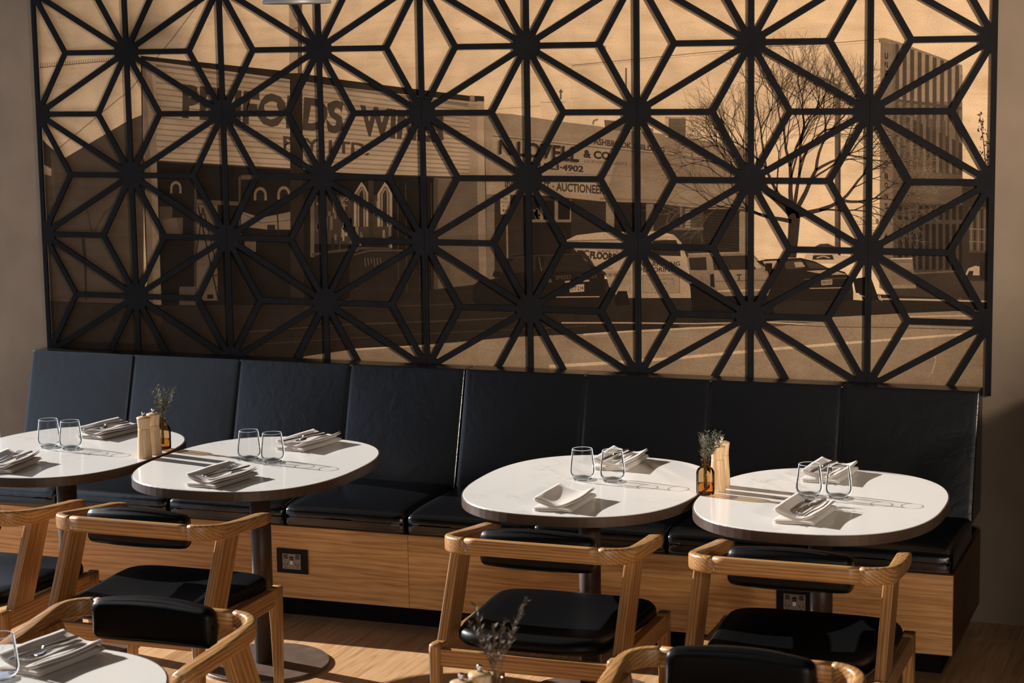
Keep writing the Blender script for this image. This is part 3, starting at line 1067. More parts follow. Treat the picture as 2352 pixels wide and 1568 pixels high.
# station wagon
poly([(1578, 592), (1584, 582), (1700, 580), (1730, 582), (1752, 608), (1768, 630), (1774, 668), (1772, 678), (1650, 680), (1586, 645)], 0.30)
poly([(1582, 592), (1622, 590), (1624, 620), (1586, 620)], 0.055)
poly([(1636, 588), (1716, 586), (1742, 618), (1640, 620)], 0.060)
poly([(1716, 588), (1728, 586), (1750, 614), (1738, 618)], 0.55)
stroke([(1580, 583), (1700, 579), (1730, 581)], 2.5, 0.45)
poly([(1640, 622), (1750, 618), (1766, 640), (1770, 662), (1645, 664)], 0.36)
poly([(1631, 630), (1640, 628), (1642, 660), (1632, 658)], 0.04)
stroke([(1640, 646), (1764, 643)], 1.5, 0.16)
stroke([(1648, 668), (1774, 665)], 4.5, 0.60)
stroke([(1648, 674), (1774, 671)], 3, 0.3)
text('T', (1692, 630), (1704, 629), (1704, 644), (1692, 645), 0.08, 0.03)
poly([(1700, 668), (1718, 668), (1718, 678), (1700, 678)], 0.5)
text('103', (1702, 670), (1716, 670), (1716, 677), (1702, 677), 0.05, 0.01)
poly([(1585, 650), (1650, 680), (1770, 680), (1780, 720), (1590, 716)], 0.025)
# pale truck behind and dark coupe
poly([(1848, 590), (1854, 584), (1870, 584), (1874, 572), (1900, 562), (1922, 572), (1926, 586), (1984, 590), (1984, 606), (1850, 604)], 0.70)
poly([(1872, 566), (1884, 560), (1902, 559), (1918, 566), (1920, 570)], 0.10)
poly([(1868, 586), (1912, 585), (1916, 596), (1866, 596)], 0.06)
stroke([(1876, 592), (1892, 588), (1906, 592)], 3, 0.5)
poly([(1738, 600), (1760, 595), (1840, 592), (1872, 600), (1900, 614), (1940, 624), (1956, 640), (1960, 668), (1960, 690), (1760, 690), (1774, 650), (1760, 615)], 0.038)
poly([(1752, 600), (1784, 598), (1792, 618), (1764, 616)], 0.60)
poly([(1800, 600), (1838, 598), (1846, 616), (1806, 618)], 0.10)
poly([(1824, 602), (1842, 601), (1850, 612), (1828, 614)], 0.45)
poly([(1850, 600), (1874, 604), (1900, 616), (1860, 616)], 0.09)
poly([(1852, 622), (1910, 619), (1946, 630), (1900, 631)], 0.50)
stroke([(1848, 641), (1950, 638)], 1.8, 0.14)
poly([(1886, 643), (1912, 641), (1912, 653), (1887, 655)], 0.42)
text('SNU·507', (1888, 645), (1910, 644), (1910, 651), (1888, 652), 0.05, 0.01)
stroke([(1860, 662), (1950, 660)], 2.2, 0.45)
rect(1758, 604, 1774, 622, 0.03)
poly([(1960, 640), (2000, 634), (2020, 690), (1998, 690), (1990, 676), (1966, 672)], 0.03)
poly([(2048, 596), (2096, 594), (2104, 662), (2050, 662)], 0.26)
rect(2054, 604, 2094, 618, 0.34)
rect(2050, 654, 2104, 662, 0.34)
stroke([(2046, 594), (2096, 593)], 3, 0.7)

me = bpy.data.meshes.new('print')
me.from_pydata(pv, [], pf)
at_ = me.attributes.new('ink', 'FLOAT_COLOR', 'FACE')
cols = np.ones((len(pf), 4), dtype=np.float32)
cols[:, 0] = [max(0.0, min(1.0, v)) ** 1.12 for v in pink]
cols[:, 1] = cols[:, 0] ** 1.02
cols[:, 2] = cols[:, 0] ** 1.0
at_.data.foreach_set('color', cols.ravel())
me.update()
link('print', me, 'print', mural, smooth=False)
M['ply_edge'] = mat_plain('plywood_edge', (0.30, 0.19, 0.10), 0.8, 0, 0.2, 60)
bmm = bmesh.new()
box(bmm, MX0, MX1, 0.0003, YW - YM - 0.0005, 0, MZ1 - MZ0)
bm_obj('plywood_board', bmm, 'ply_edge', mural)

# ------------------------------------------------------------------ lattice screen
LU = 0.5196
CX0 = -4.526
LZ0 = 2.185
YF = 7.512
LT = 0.010
BW = 0.0225
HUB = 0.057
ZB, ZT = 0.875, 3.0
screen = tag(empty('lattice_screen', (0, YF, ZB)), 'black star patterned lattice screen mounted over the sepia mural', 'screen')
XA, XB = CX0 - 0.45, CX0 + 8 * 0.45
def hubs():
    for i in range(-1, 9):
        for j in range(-5, 5):
            z = LZ0 + (j + (0.5 if i % 2 else 0.0)) * LU
            yield i, CX0 + i * 0.45, z
def clip_poly(pts, x0, x1, z0, z1):
    def cut(ps, ins, inter):
        out = []
        for a, b in zip(ps, ps[1:] + ps[:1]):
            if ins(a):
                out.append(a)
                if not ins(b): out.append(inter(a, b))
            elif ins(b):
                out.append(inter(a, b))
        return out
    def lx(v): return lambda a, b: (v, a[1] + (b[1] - a[1]) * (v - a[0]) / (b[0] - a[0]))
    def lz(v): return lambda a, b: (a[0] + (b[0] - a[0]) * (v - a[1]) / (b[1] - a[1]), v)
    for ins, it in ((lambda p: p[0] >= x0, lx(x0)), (lambda p: p[0] <= x1, lx(x1)), (lambda p: p[1] >= z0, lz(z0)), (lambda p: p[1] <= z1, lz(z1))):
        if not pts: return pts
        pts = cut(pts, ins, it)
    return pts
def prism(bm, pts, y0, y1):
    if len(pts) < 3: return
    a = [bm.verts.new((p[0], y0, p[1])) for p in pts]
    b = [bm.verts.new((p[0], y1, p[1])) for p in pts]
    bm.faces.new(a)
    bm.faces.new(b[::-1])
    n = len(pts)
    for i in range(n):
        bm.faces.new([a[i], b[i], b[(i + 1) % n], a[(i + 1) % n]])
def bar_pts(p, q, w):
    dx, dz = q[0] - p[0], q[1] - p[1]
    l = math.hypot(dx, dz)
    nx, nz = -dz / l * w / 2, dx / l * w / 2
    return [(p[0] + nx, p[1] + nz), (q[0] + nx, q[1] + nz), (q[0] - nx, q[1] - nz), (p[0] - nx, p[1] - nz)]
H = list(hubs())
bars = []
rc = LU / math.sqrt(3)
for i, hx, hz in H:
    bars.append(((hx, hz), (hx, hz + LU), BW))
    for s in (-1, 1):
        bars.append(((hx, hz), (hx + 0.45, hz + s * LU / 2), BW))
    for k in range(6):
        a = math.radians(60 * k)
        bars.append(((hx, hz), (hx + (rc + 0.0071) * math.cos(a), hz + (rc + 0.0071) * math.sin(a)), BW))
edges_x = [XA, CX0 + 0.45, CX0 + 3 * 0.45, CX0 + 5 * 0.45, CX0 + 7 * 0.45, XB]
for n_ in range(5):
    x0, x1 = edges_x[n_] + 0.0006, edges_x[n_ + 1] - 0.0006
    bm = bmesh.new()
    for p, q, w in bars:
        pts = clip_poly(bar_pts(p, q, w), x0, x1, ZB, ZT)
        ang_ = math.atan2(q[1] - p[1], q[0] - p[0]) % math.pi
        prism(bm, [(a, b - ZB) for a, b in pts], -0.00003 * round(ang_ / (math.pi / 6)), LT)
    for i, hx, hz in H:
        pts = [(hx + HUB * math.cos(math.radians(15 + 30 * k)), hz + HUB * math.sin(math.radians(15 + 30 * k))) for k in range(12)]
        pts = clip_poly(pts, x0, x1, ZB, ZT)
        prism(bm, [(a, b - ZB) for a, b in pts], -0.0003, LT)
    if n_ == 0:
        box(bm, XA - 0.008, XA + 0.006, 0, LT + 0.007, 0, ZT - ZB)
    if n_ == 4:
        box(bm, XB - 0.006, XB + 0.008, 0, LT + 0.007, 0, ZT - ZB)
    if n_ < 4:
        xx = CX0 + 2 * n_ * 0.45
        for zz in (LZ0 - 2 * LU, LZ0, LZ0 + LU):
            box(bm, xx - 0.01, xx + 0.01, LT, 0.0190, zz - ZB - 0.01, zz - ZB + 0.01)
    bm_obj('lattice_panel', bm, 'lattice', screen)

# ------------------------------------------------------------------ banquette
BW_ = 0.5055
BX = [-4.985 + BW_ * k for k in range(9)]
BF = 6.785
def seat_fn(cx):
    def f(p):
        return p
    return f
def banquette(k0, label):
    x0, x1 = BX[k0], BX[k0 + 4]
    t = tag(empty('banquette', (x0, BF, 0)), label, 'bench', 'black leather banquette units along the mural wall')
    W = x1 - x0
    g = 0.0008
    box_obj('front_panel', (g, W - g, 0, 0.018, 0.093, 0.375), 'oak', t, 0.0008, 1)
    box_obj('end_panel', (g, 0.018, 0.018, 0.70, 0.093, 0.375), 'shaded_oak', t)
    box_obj('end_panel', (W - 0.018, W - g, 0.018, 0.70, 0.093, 0.375), 'shaded_oak', t)
    box_obj('kickboard', (0.05 if k0 == 0 else 0.001, W - (0.05 if k0 else 0.001), 0.09, 0.70, 0.0, 0.093), 'kick', t)
    box_obj('base_board', (0.02, W - 0.02, 0.018, 0.72, 0.355, 0.376), 'kick', t)
    for k in range(4):
        a, b = BW_ * k, BW_ * (k + 1)
        la, lb = (0.003 if k == 0 else 0.0), (0.003 if k == 3 else 0.0)
        hw = (b - a - la - lb) / 2
        cx = (a + la + b - lb) / 2
        # seat cushion
        bm = bmesh.new()
        c = Vector((cx, 0.24, 0.421))
        def fn(p, c=c, hw=hw):
            u = p.x / hw
            fr = max(0.0, (-p.y - 0.10) / 0.16)
            dz = -0.012 * fr ** 2 if p.z > 0 else 0.0
            return p + c + Vector((0, 0, dz))
        rbox(bm, (hw - 0.0006, 0.262, 0.045), 0.022, 14, (0, 0, 0.008), fn)
        sc_ = bm_obj('seat_cushion', bm, 'leather', t, True)
        # back cushion, leaning
        bm = bmesh.new()
        def fb(p, cx=cx, hw=hw):
            # p.z up to +-0.235 ; p.y thickness
            s = (p.z + 0.235) / 0.47
            yf, yr = 0.480 + 0.135 * s, 0.716
            q = (p.y + 0.07) / 0.14
            return Vector((p.x + cx, yf + (yr - yf) * q, 0.445 + 0.465 * s))
        rbox(bm, (hw - 0.0006, 0.07, 0.235), 0.0022, 16, (0, 0.004, 0), fb)
        bc = bm_obj('back_cushion', bm, 'leather', t, True)
        if k:
            # stitched seams beside the joint
            for sgn in (-1, 1):
                bm = bmesh.new()
                pts = []
                for q in np.linspace(0.02, 0.985, 12):
                    s = q
                    y = 0.480 + 0.135 * s
                    pts.append((a + sgn * 0.0035, y + 0.0012, 0.445 + 0.465 * s))
                tube(bm, pts, 0.0036, 8)
                bm_obj('seam', bm, 'seam', bc, True)
                bm = bmesh.new()
                pts = [(a + sgn * 0.008, y, z) for y, z in ((-0.017, 0.40), (-0.018, 0.425), (-0.009, 0.443), (0.02, 0.4555), (0.10, 0.463), (0.25, 0.466), (0.45, 0.466))]
                tube(bm, pts, 0.0028, 6)
                bm_obj('seam', bm, 'seam', sc_, True)
    return t
banquette(0, 'black leather banquette on oak base behind the two left tables')
banquette(4, 'black leather banquette on oak base behind the two right tables')

def outlet(x, z, label):
    t = tag(empty('power_outlet', (x, BF - 0.0005, z)), label, 'power outlet', 'power outlets in the bench base')
    box_obj('surround', (-0.066, 0.066, -0.006, 0, -0.048, 0.048), 'plate_black', t, 0.0015)
    pl = box_obj('face_plate', (-0.040, 0.038, -0.009, -0.006, -0.031, 0.030), 'plate_grey', t, 0.001)
    for sx in (-0.026, 0.024):
        box_obj('switch', (sx - 0.0075, sx + 0.0075, -0.0125, -0.009, 0.010, 0.026), 'switch', t, 0.001)
        for dx, an in ((-0.0065, 0.5), (0.0065, -0.5)):
            bm = bmesh.new()
            box(bm, -0.0011, 0.0011, -0.0096, -0.009, -0.004, 0.004)
            for v in bm.verts:
                xx, zz = v.co.x, v.co.z
                v.co.x = sx + dx + xx * math.cos(an) - zz * math.sin(an)
                v.co.z = -0.012 + xx * math.sin(an) + zz * math.cos(an)
            bm_obj('pin_slot', bm, 'plate_black', t)
        box_obj('pin_slot', (sx - 0.0011, sx + 0.0011, -0.0096, -0.009, -0.027, -0.020), 'plate_black', t)
    box_obj('usb_socket', (-0.008, 0.006, -0.0105, -0.009, 0.005, 0.019), 'plate_black', t, 0.001)
    box_obj('usb_tongue', (-0.005, 0.003, -0.0112, -0.0105, 0.009, 0.013), 'plate_grey', t)
    box_obj('indicator', (-0.007, 0.005, -0.0105, -0.009, -0.012, 0.002), 'white_plastic', t)
    return t
outlet(-3.446, 0.2395, 'black framed power outlet beside the brown pole of a left table')
outlet(-1.487, 0.2395, 'black framed power outlet seen through the rightmost chair')

# ------------------------------------------------------------------ tables
def super_outline(a, b, n, k=96):
    out = []
    for i in range(k):
        t = 2 * math.pi * i / k
        c, s = math.cos(t), math.sin(t)
        out.append((a * math.copysign(abs(c) ** (2 / n), c), b * math.copysign(abs(s) ** (2 / n), s)))
    # resample evenly so the tight shoulders stay smooth
    P = np.array(out + [out[0]])
    L = np.r_[0, np.cumsum(np.linalg.norm(np.diff(P, axis=0), axis=1))]
    q = np.linspace(0, L[-1], k, endpoint=False)
    return [(float(np.interp(v, L, P[:, 0])), float(np.interp(v, L, P[:, 1]))) for v in q]
OUT = super_outline(0.390, 0.478, 2.5)
TZ = 0.74
def make_table():
    t = empty('cafe_table')
    bm = bmesh.new()
    outline_rings(bm, OUT, [(0.0035, TZ - 0.024), (0.0035, TZ - 0.0022), (0.0055, TZ)])
    top = bm_obj('tabletop', bm, 'quartz', t)
    bm = bmesh.new()
    vs = outline_rings(bm, OUT, [(0.0028, TZ - 0.0015), (0.001, TZ - 0.0015), (0.0, TZ - 0.003), (0.0, TZ - 0.033), (0.0028, TZ - 0.033)], cap=False)
    L = len(OUT)
    for i in range(L):
        bm.faces.new([vs[-1][i], vs[-1][(i + 1) % L], vs[0][(i + 1) % L], vs[0][i]])
    bm_obj('edge_band', bm, 'brown', t)
    bm = bmesh.new()
    outline_rings(bm, OUT, [(0.004, TZ - 0.0325), (0.004, TZ - 0.0245)])
    bm_obj('underside', bm, 'kick', t)
    bm = bmesh.new()
    lathe(bm, [(0.0365, 0.011), (0.0365, TZ - 0.04)], 48)
    bm_obj('pole', bm, 'brown', t, True)
    bm = bmesh.new()
    lathe(bm, [(0.15, TZ - 0.042), (0.15, TZ - 0.0328)], 40)
    bm_obj('mounting_plate', bm, 'brown', t)
    bm = bmesh.new()
    lathe(bm, [(0.228, 0.0), (0.230, 0.002), (0.230, 0.0105), (0.2285, 0.012)], 72)
    bm_obj('base_plate', bm, 'baseplate', t)
    return t
TABLES = [
    (-4.094, 6.25, 'white topped cafe table at the far left of the banquette'),
    (-3.300, 6.255, 'white topped cafe table second from the left along the banquette'),
    (-2.066, 6.247, 'white topped cafe table with an empty folded napkin in front'),
    (-1.283, 6.240, 'rightmost white topped cafe table by the amber bottle on the banquette side'),
    (-2.672, 3.650, 'foreground white topped cafe table cut off by the bottom left corner'),
    (-1.180, 3.640, 'foreground cafe table below the frame holding the blurred mills'),
]
proto = make_table()
for i, (tx, ty, lab) in enumerate(TABLES):
    o = proto if i == 0 else copy_tree(proto)
    o.location = (tx, ty, 0)
    tag(o, lab, 'table', 'brown pedestal cafe tables')

# ------------------------------------------------------------------ chairs
def make_chair():
    t = empty('armchair')
    ZR0, ZR1 = 0.710, 0.672      # rail centre height at back and at arm tips
    yb, yt = -0.176, 0.225
    xo = 0.288
    R = 0.078
    path = []
    # half path: centre back -> right arm tip
    def half():
        pts = []
        for xx in np.linspace(0, xo - R, 7):
            pts.append((xx, yb + 0.0))
        for a in np.linspace(0, 90, 9)[1:]:
            aa = math.radians(a)
            pts.append((xo - R + R * math.sin(aa), yb + R - R * math.cos(aa)))
        for yy in np.linspace(yb + R, yt, 8)[1:]:
            pts.append((xo - 0.02 * ((yy - yb - R) / (yt - yb - R)) ** 1.5, yy))
        return pts
    hp = half()
    stations = []
    full = [(-x_, y_) for x_, y_ in hp[:0:-1]] + hp
    n = len(full)
    for i, (x_, y_) in enumerate(full):
        a, b = full[max(0, i - 1)], full[min(n - 1, i + 1)]
        tv = Vector((b[0] - a[0], b[1] - a[1], 0)).normalized()
        side = Vector((tv.y, -tv.x, 0))
        s = max(0.0, (y_ - yb) / (yt - yb))
        z = ZR0 + (ZR1 - ZR0) * s
        sm = min(1.0, s * 1.6)
        sm = sm * sm * (3 - 2 * sm)
        w = 0.026 + 0.018 * sm
        h = 0.050 - 0.011 * sm
        if s > 0.93:
            h *= 0.8
            w *= 0.92
        stations.append(((x_, y_, z), side, (0, 0, 1), w, h))
    cut = [i for i, p in enumerate(full) if abs(p[0]) <= xo - R + 1e-6]
    i0, i1 = cut[0], cut[-1]
    bm = bmesh.new()
    sweep(bm, stations[i0:i1 + 1], 0.008)
    bm_obj('top_rail', bm, 'ashX', t, True)
    for seg in (stations[:i0 + 1], stations[i1:]):
        bm = bmesh.new()
        sweep(bm, seg, 0.008)
        bm_obj('arm', bm, 'ashY', t, True)
    # slanted posts
    for s in (-1, 1):
        bm = bmesh.new()
        X = s * 0.275
        prof0, prof1 = (-0.232, -0.118, 0.405), (-0.092, 0.012, 0.690)
        st = []
        for q in (0.0, 0.08, 0.5, 0.92, 1.0):
            y0 = prof0[0] + (prof1[0] - prof0[0]) * q
            y1 = prof0[1] + (prof1[1] - prof0[1]) * q
            z = prof0[2] + (prof1[2] + (0.012 if False else 0) - prof0[2]) * q
            st.append(((X, (y0 + y1) / 2, z), (1, 0, 0), (0, 1, 0), 0.031, y1 - y0))
        sweep(bm, st, 0.004, 2)
        bm_obj('arm_post', bm, 'ashP', t, False)
    # legs
    for s in (-1, 1):
        bm = bmesh.new()
        X = s * 0.277
        st = [((X, -0.262, 0.0), (1, 0, 0), (0, 1, 0), 0.026, 0.030), ((X, -0.262, 0.30), (1, 0, 0), (0, 1, 0), 0.034, 0.042), ((X, -0.262, 0.418), (1, 0, 0), (0, 1, 0), 0.036, 0.046), ((X, -0.262, 0.428), (1, 0, 0), (0, 1, 0), 0.033, 0.043), ((X, -0.262, 0.432), (1, 0, 0), (0, 1, 0), 0.024, 0.034)]
        sweep(bm, st, 0.014, 4)
        bm_obj('leg', bm, 'ashZ', t, True)
        bm = bmesh.new()
        st = [((X, 0.262, 0.0), (1, 0, 0), (0, 1, 0), 0.024, 0.024), ((X, 0.262, 0.30), (1, 0, 0), (0, 1, 0), 0.034, 0.038), ((X, 0.258, 0.36), (1, 0, 0), (0, 1, 0), 0.035, 0.046), ((X, 0.250, 0.39), (1, 0, 0), (0, 1, 0), 0.035, 0.062), ((X, 0.250, 0.430), (1, 0, 0), (0, 1, 0), 0.035, 0.062)]
        sweep(bm, st, 0.006, 3)
        bm_obj('leg', bm, 'ashZ', t, True)
        # side rail
        bm = bmesh.new()
        st = [((X, -0.245, 0.397), (1, 0, 0), (0, 0, 1), 0.034, 0.060), ((X, 0.225, 0.400), (1, 0, 0), (0, 0, 1), 0.034, 0.058)]
        sweep(bm, st, 0.004, 2)
        bm_obj('side_rail', bm, 'ashY', t, False)
    # aprons
    for y_, z_ in ((-0.258, 0.388), (0.215, 0.388)):
        bm = bmesh.new()
        sweep(bm, [((-0.262, y_, z_), (0, 1, 0), (0, 0, 1), 0.024, 0.054), ((0.262, y_, z_), (0, 1, 0), (0, 0, 1), 0.024, 0.054)], 0.004, 2)
        bm_obj('apron', bm, 'ashX', t, False)
    # seat cushion, dished, rounded trapezoid
    o_ = []
    for (x_, y_) in super_outline(1, 1, 5.0, 72):
        wf = 0.262 + 0.022 * y_ if y_ > 0 else 0.262 + 0.018 * y_
        o_.append((x_ * wf * (0.985 if abs(y_) < 0.6 else 1.0), 0.022 + y_ * 0.272))
    def zt(h0):
        return lambda x_, y_: h0 - 0.014 * max(0, 1 - (x_ / 0.25) ** 2) * max(0, 1 - ((y_ - 0.02) / 0.27) ** 2)
    bm = bmesh.new()
    seat_rings = outline_rings(bm, o_, [(0.03, 0.417), (0.010, 0.421), (0.0, 0.434), (0.0, 0.444), (0.004, 0.456), (0.014, 0.465), (0.03, zt(0.469))], cap=False)
    cr = [v.co.copy() for v in seat_rings[-1]]
    prev = seat_rings[-1]
    for sc_ in (0.8, 0.55, 0.3, 0.06):
        cur = [bm.verts.new((c.x * sc_, 0.022 + (c.y - 0.022) * sc_, zt(0.470)(c.x * sc_, 0.022 + (c.y - 0.022) * sc_))) for c in cr]
        for i in range(len(cur)):
            bm.faces.new([prev[i], prev[(i + 1) % len(cur)], cur[(i + 1) % len(cur)], cur[i]])
        prev = cur
    bm.faces.new(prev)
    bm.faces.new(seat_rings[0][::-1])
    bm_obj('seat', bm, 'chair_leather', t, True)
    # back pad, curved, inside the rail
    bm = bmesh.new()
    def fp(p):
        u = p.x / 0.182
        lift = -0.012 * u * u if p.z > 0 else 0.010 * u * u * 0
        return Vector((p.x, p.y - 0.133 + 0.012 * u * u, p.z + lift + 0.703))
    rbox(bm, (0.182, 0.025, 0.059), 0.022, 16, (0, 0.008, 0.003), fp)
    pad = bm_obj('back_pad', bm, 'chair_leather', t, True)
    bm = bmesh.new()
    pts = []
    for (x_, z_) in super_outline(0.180, 0.057, 4.0, 64):
        u = x_ / 0.182
        pts.append((x_, -0.146 + 0.012 * u * u, z_ + 0.703 + (-0.012 * u * u if z_ > 0 else 0)))
    tube(bm, pts, 0.0035, 6, closed=True)
    bm_obj('piping', bm, 'piping', pad, True)
    return t
CHAIRS = [
    (-3.985, 5.53, 0.0, 'light ash armchair cut off at the left edge of the picture'),
    (-3.287, 5.535, 0.0, 'light ash armchair second from the left, left of a power outlet'),
    (-1.982, 5.625, 0.0, 'light ash armchair at the table with the empty folded napkin'),
    (-1.222, 5.628, 0.0, 'rightmost light ash armchair facing the banquette'),
    (-2.690, 4.365, math.pi, 'foreground armchair facing the camera behind the bottom left table'),
    (-1.120, 4.39, math.pi, 'foreground armchair facing the camera, only its black pad and rail showing at the bottom right'),
]
proto = make_chair()
for i, (cx, cy, rz, lab) in enumerate(CHAIRS):
    o = proto if i == 0 else copy_tree(proto)
    o.location = (cx, cy, 0)
    o.rotation_euler = (0, 0, rz)
    tag(o, lab, 'chair', 'ash armchairs with black pads')

# ------------------------------------------------------------------ tableware
def make_glass():
    t = empty('water_glass')
    bm = bmesh.new()
    prof = [(0.024, 0.0090), (0.0345, 0.0105), (0.0400, 0.018), (0.0425, 0.028), (0.0425, 0.034), (0.0405, 0.055), (0.0375, 0.080), (0.0342, 0.105)]
    lathe(bm, prof, 48, cap0=True, cap1=False)
    bm_obj('bowl', bm, 'glass', t, True)
    bm = bmesh.new()
    lathe(bm, [(0.003, 0.0025), (0.022, 0.0012), (0.026, 0.0), (0.030, 0.001), (0.0325, 0.005), (0.033, 0.008), (0.026, 0.0088), (0.003, 0.0085)], 48)
    bm_obj('glass_base', bm, 'glass_base', t, True)
    bm = bmesh.new()
    pts = [(0.0337 * math.cos(a), 0.0337 * math.sin(a), 0.1052) for a in np.linspace(0, 2 * math.pi, 48, endpoint=False)]
    tube(bm, pts, 0.0008, 6, closed=True)
    bm_obj('rim', bm, 'white_glint', t, True)
    return t
M['white_glint'] = mat_plain('rim_glint', (0.72, 0.75, 0.77), 0.08, 0.0, 0.02, 40, 1.0)  # pale opaque colour stands for the glint along the rim
GLASSES = [
    (-4.182, 6.284, 'left stemless water glass on the far left table'),
    (-4.085, 6.278, 'right stemless water glass on the far left table'),
    (-3.354, 6.290, 'left stemless water glass on the second table from the left'),
    (-3.252, 6.272, 'right stemless water glass on the second table from the left'),
    (-2.108, 6.304, 'left stemless water glass behind the empty folded napkin'),
    (-2.003, 6.306, 'right stemless water glass behind the empty folded napkin'),
    (-1.331, 6.270, 'left stemless water glass on the rightmost table'),
    (-1.236, 6.272, 'right stemless water glass on the rightmost table'),
    (-2.722, 3.846, 'stemless glass at the bottom left corner of the picture'),
]
proto = make_glass()
for i, (gx, gy, lab) in enumerate(GLASSES):
    o = proto if i == 0 else copy_tree(proto)
    o.location = (gx, gy, TZ)
    tag(o, lab, 'glass', 'stemless water glasses')

def fold(bm, w, l, t0, zfun, layers=2, gap=0.0008, nx=18, ny=10):
    """a folded cloth sheet: stacked layers with rounded folds along both long edges"""
    th = t0 / layers
    for k in range(layers):
        top, bot = {}, {}
        ww = w / 2 - 0.0012 * ((k * 7) % 3)
        for i in range(nx + 1):
            u = -1 + 2 * i / nx
            for j in range(ny + 1):
                v = -1 + 2 * j / ny
                zb = zfun(u, v)
                edge = math.sqrt(max(0, 1 - max(0.0, (abs(u) - 0.90) / 0.10) ** 2))
                edge *= math.sqrt(max(0, 1 - 0.55 * max(0.0, (abs(v) - 0.95) / 0.05) ** 2))
                zc = zb + th * (k + 0.5)
                hh = (th / 2 - gap / 2) * max(0.02, edge)
                xx = u * ww
                yy = v * l / 2 + 0.004 * math.sin(u * 3 + k)
                top[i, j] = bm.verts.new((xx, yy, zc + hh))
                bot[i, j] = bm.verts.new((xx, yy, zc - hh))
        for i in range(nx):
            for j in range(ny):
                bm.faces.new([top[i, j], top[i + 1, j], top[i + 1, j + 1], top[i, j + 1]])
                bm.faces.new([bot[i, j], bot[i, j + 1], bot[i + 1, j + 1], bot[i + 1, j]])
        for j in range(ny):
            bm.faces.new([top[0, j], top[0, j + 1], bot[0, j + 1], bot[0, j]])
            bm.faces.new([top[nx, j], bot[nx, j], bot[nx, j + 1], top[nx, j + 1]])
        for i in range(nx):
            bm.faces.new([top[i, 0], bot[i, 0], bot[i + 1, 0], top[i + 1, 0]])
            bm.faces.new([top[i, ny], top[i + 1, ny], bot[i + 1, ny], bot[i, ny]])
def make_napkin(seed, dip=0.017):
    rg = random.Random(seed)
    l, w = 0.232, 0.132
    a1, a2, ph = rg.uniform(0.6, 1.2), rg.uniform(0.6, 1.2), rg.uniform(-0.6, 0.6)
    def z0(u, v):
        return 0.0006 + 0.0012 * (1 + math.sin(2.2 * u + ph)) + 0.003 * max(0, v) ** 2
    def z1(u, v):
        side = (abs(u - 0.12)) ** 1.8
        fl = dip * (side * (a1 if u < 0 else a2) - 0.25 * (1 - side))
        return 0.0145 + fl + 0.004 * v * v * (1 if v > 0 else 0.4) * a2 + 0.0015 * math.sin(5 * u + 3 * v + ph)
    t = empty('linen_napkin')
    bm = bmesh.new()
    fold(bm, w, l, 0.0115, z0, 2)
    bm_obj('lower_fold', bm, 'linen', t, True)
    bm = bmesh.new()
    fold(bm, w * 0.97, l * 0.96, 0.0115, z1, 2)
    bm_obj('upper_fold', bm, 'linen', t, True)
    return t
def make_fork():
    t = empty('fork')
    bm = bmesh.new()
    st = []
    for y_, w, h, z in ((-0.095, 0.012, 0.003, 0.002), (-0.088, 0.019, 0.0035, 0.002), (-0.06, 0.017, 0.0035, 0.0025), (-0.03, 0.011, 0.0035, 0.0045), (0.0, 0.0065, 0.004, 0.006), (0.02, 0.006, 0.004, 0.0055), (0.028, 0.013, 0.003, 0.004), (0.036, 0.022, 0.002, 0.0025), (0.052, 0.0235, 0.002, 0.002)):
        st.append(((0, y_, z), (1, 0, 0), (0, 0, 1), w, h))
    sweep(bm, st, 0.0016, 2)
    bm_obj('handle', bm, 'steel', t, True)
    for k in range(4):
        bm = bmesh.new()
        X = -0.0098 + k * 0.00653
        sweep(bm, [((X, 0.051, 0.002), (1, 0, 0), (0, 0, 1), 0.004, 0.002), ((X, 0.075, 0.003), (1, 0, 0), (0, 0, 1), 0.0033, 0.002), ((X, 0.097, 0.0068), (1, 0, 0), (0, 0, 1), 0.0018, 0.0014)], 0.0006, 2)
        bm_obj('tine', bm, 'steel', t, True)
    return t
def make_knife():
    t = empty('table_knife')
    bm = bmesh.new()
    st = []
    for y_, w, h in ((-0.11, 0.011, 0.004), (-0.104, 0.018, 0.005), (-0.07, 0.0165, 0.006), (-0.03, 0.012, 0.006), (-0.008, 0.0095, 0.0055), (-0.004, 0.012, 0.005)):
        st.append(((0, y_, 0.0035), (1, 0, 0), (0, 0, 1), w, h))
    sweep(bm, st, 0.002, 2)
    bm_obj('handle', bm, 'steel', t, True)
    bm = bmesh.new()
    st = []
    for y_, w, dx in ((-0.005, 0.012, 0), (0.01, 0.0175, 0.001), (0.06, 0.019, 0.001), (0.09, 0.016, -0.001), (0.103, 0.009, -0.004), (0.108, 0.003, -0.006)):
        st.append(((dx, y_, 0.0035), (1, 0, 0), (0, 0, 1), w, 0.0016))
    sweep(bm, st, 0.0006, 2)
    bm_obj('blade', bm, 'steel', t, True)
    return t
NAPKINS = [   # x, y, angle of long side, cutlery turned?, place
    (-4.114, 5.935, 97, 0, 'on the front of the far left table'),
    (-4.098, 6.578, 78, 1, 'on the banquette side of the far left table'),
    (-3.270, 5.935, 80, 0, 'on the front of the second table from the left'),
    (-3.258, 6.577, 78, 1, 'on the banquette side of the second table from the left'),
    (-2.044, 5.935, 88, None, 'lying empty on the front of the third table'),
    (-2.060, 6.579, 88, 1, 'behind the water glasses of the third table'),
    (-1.282, 5.985, 84, 0, 'on the front of the rightmost table'),
    (-1.327, 6.583, 84, 1, 'behind the water glasses of the rightmost table'),
    (-2.680, 3.996, 80, 1, 'on the foreground table at the bottom left'),
]
fork0, knife0 = None, None
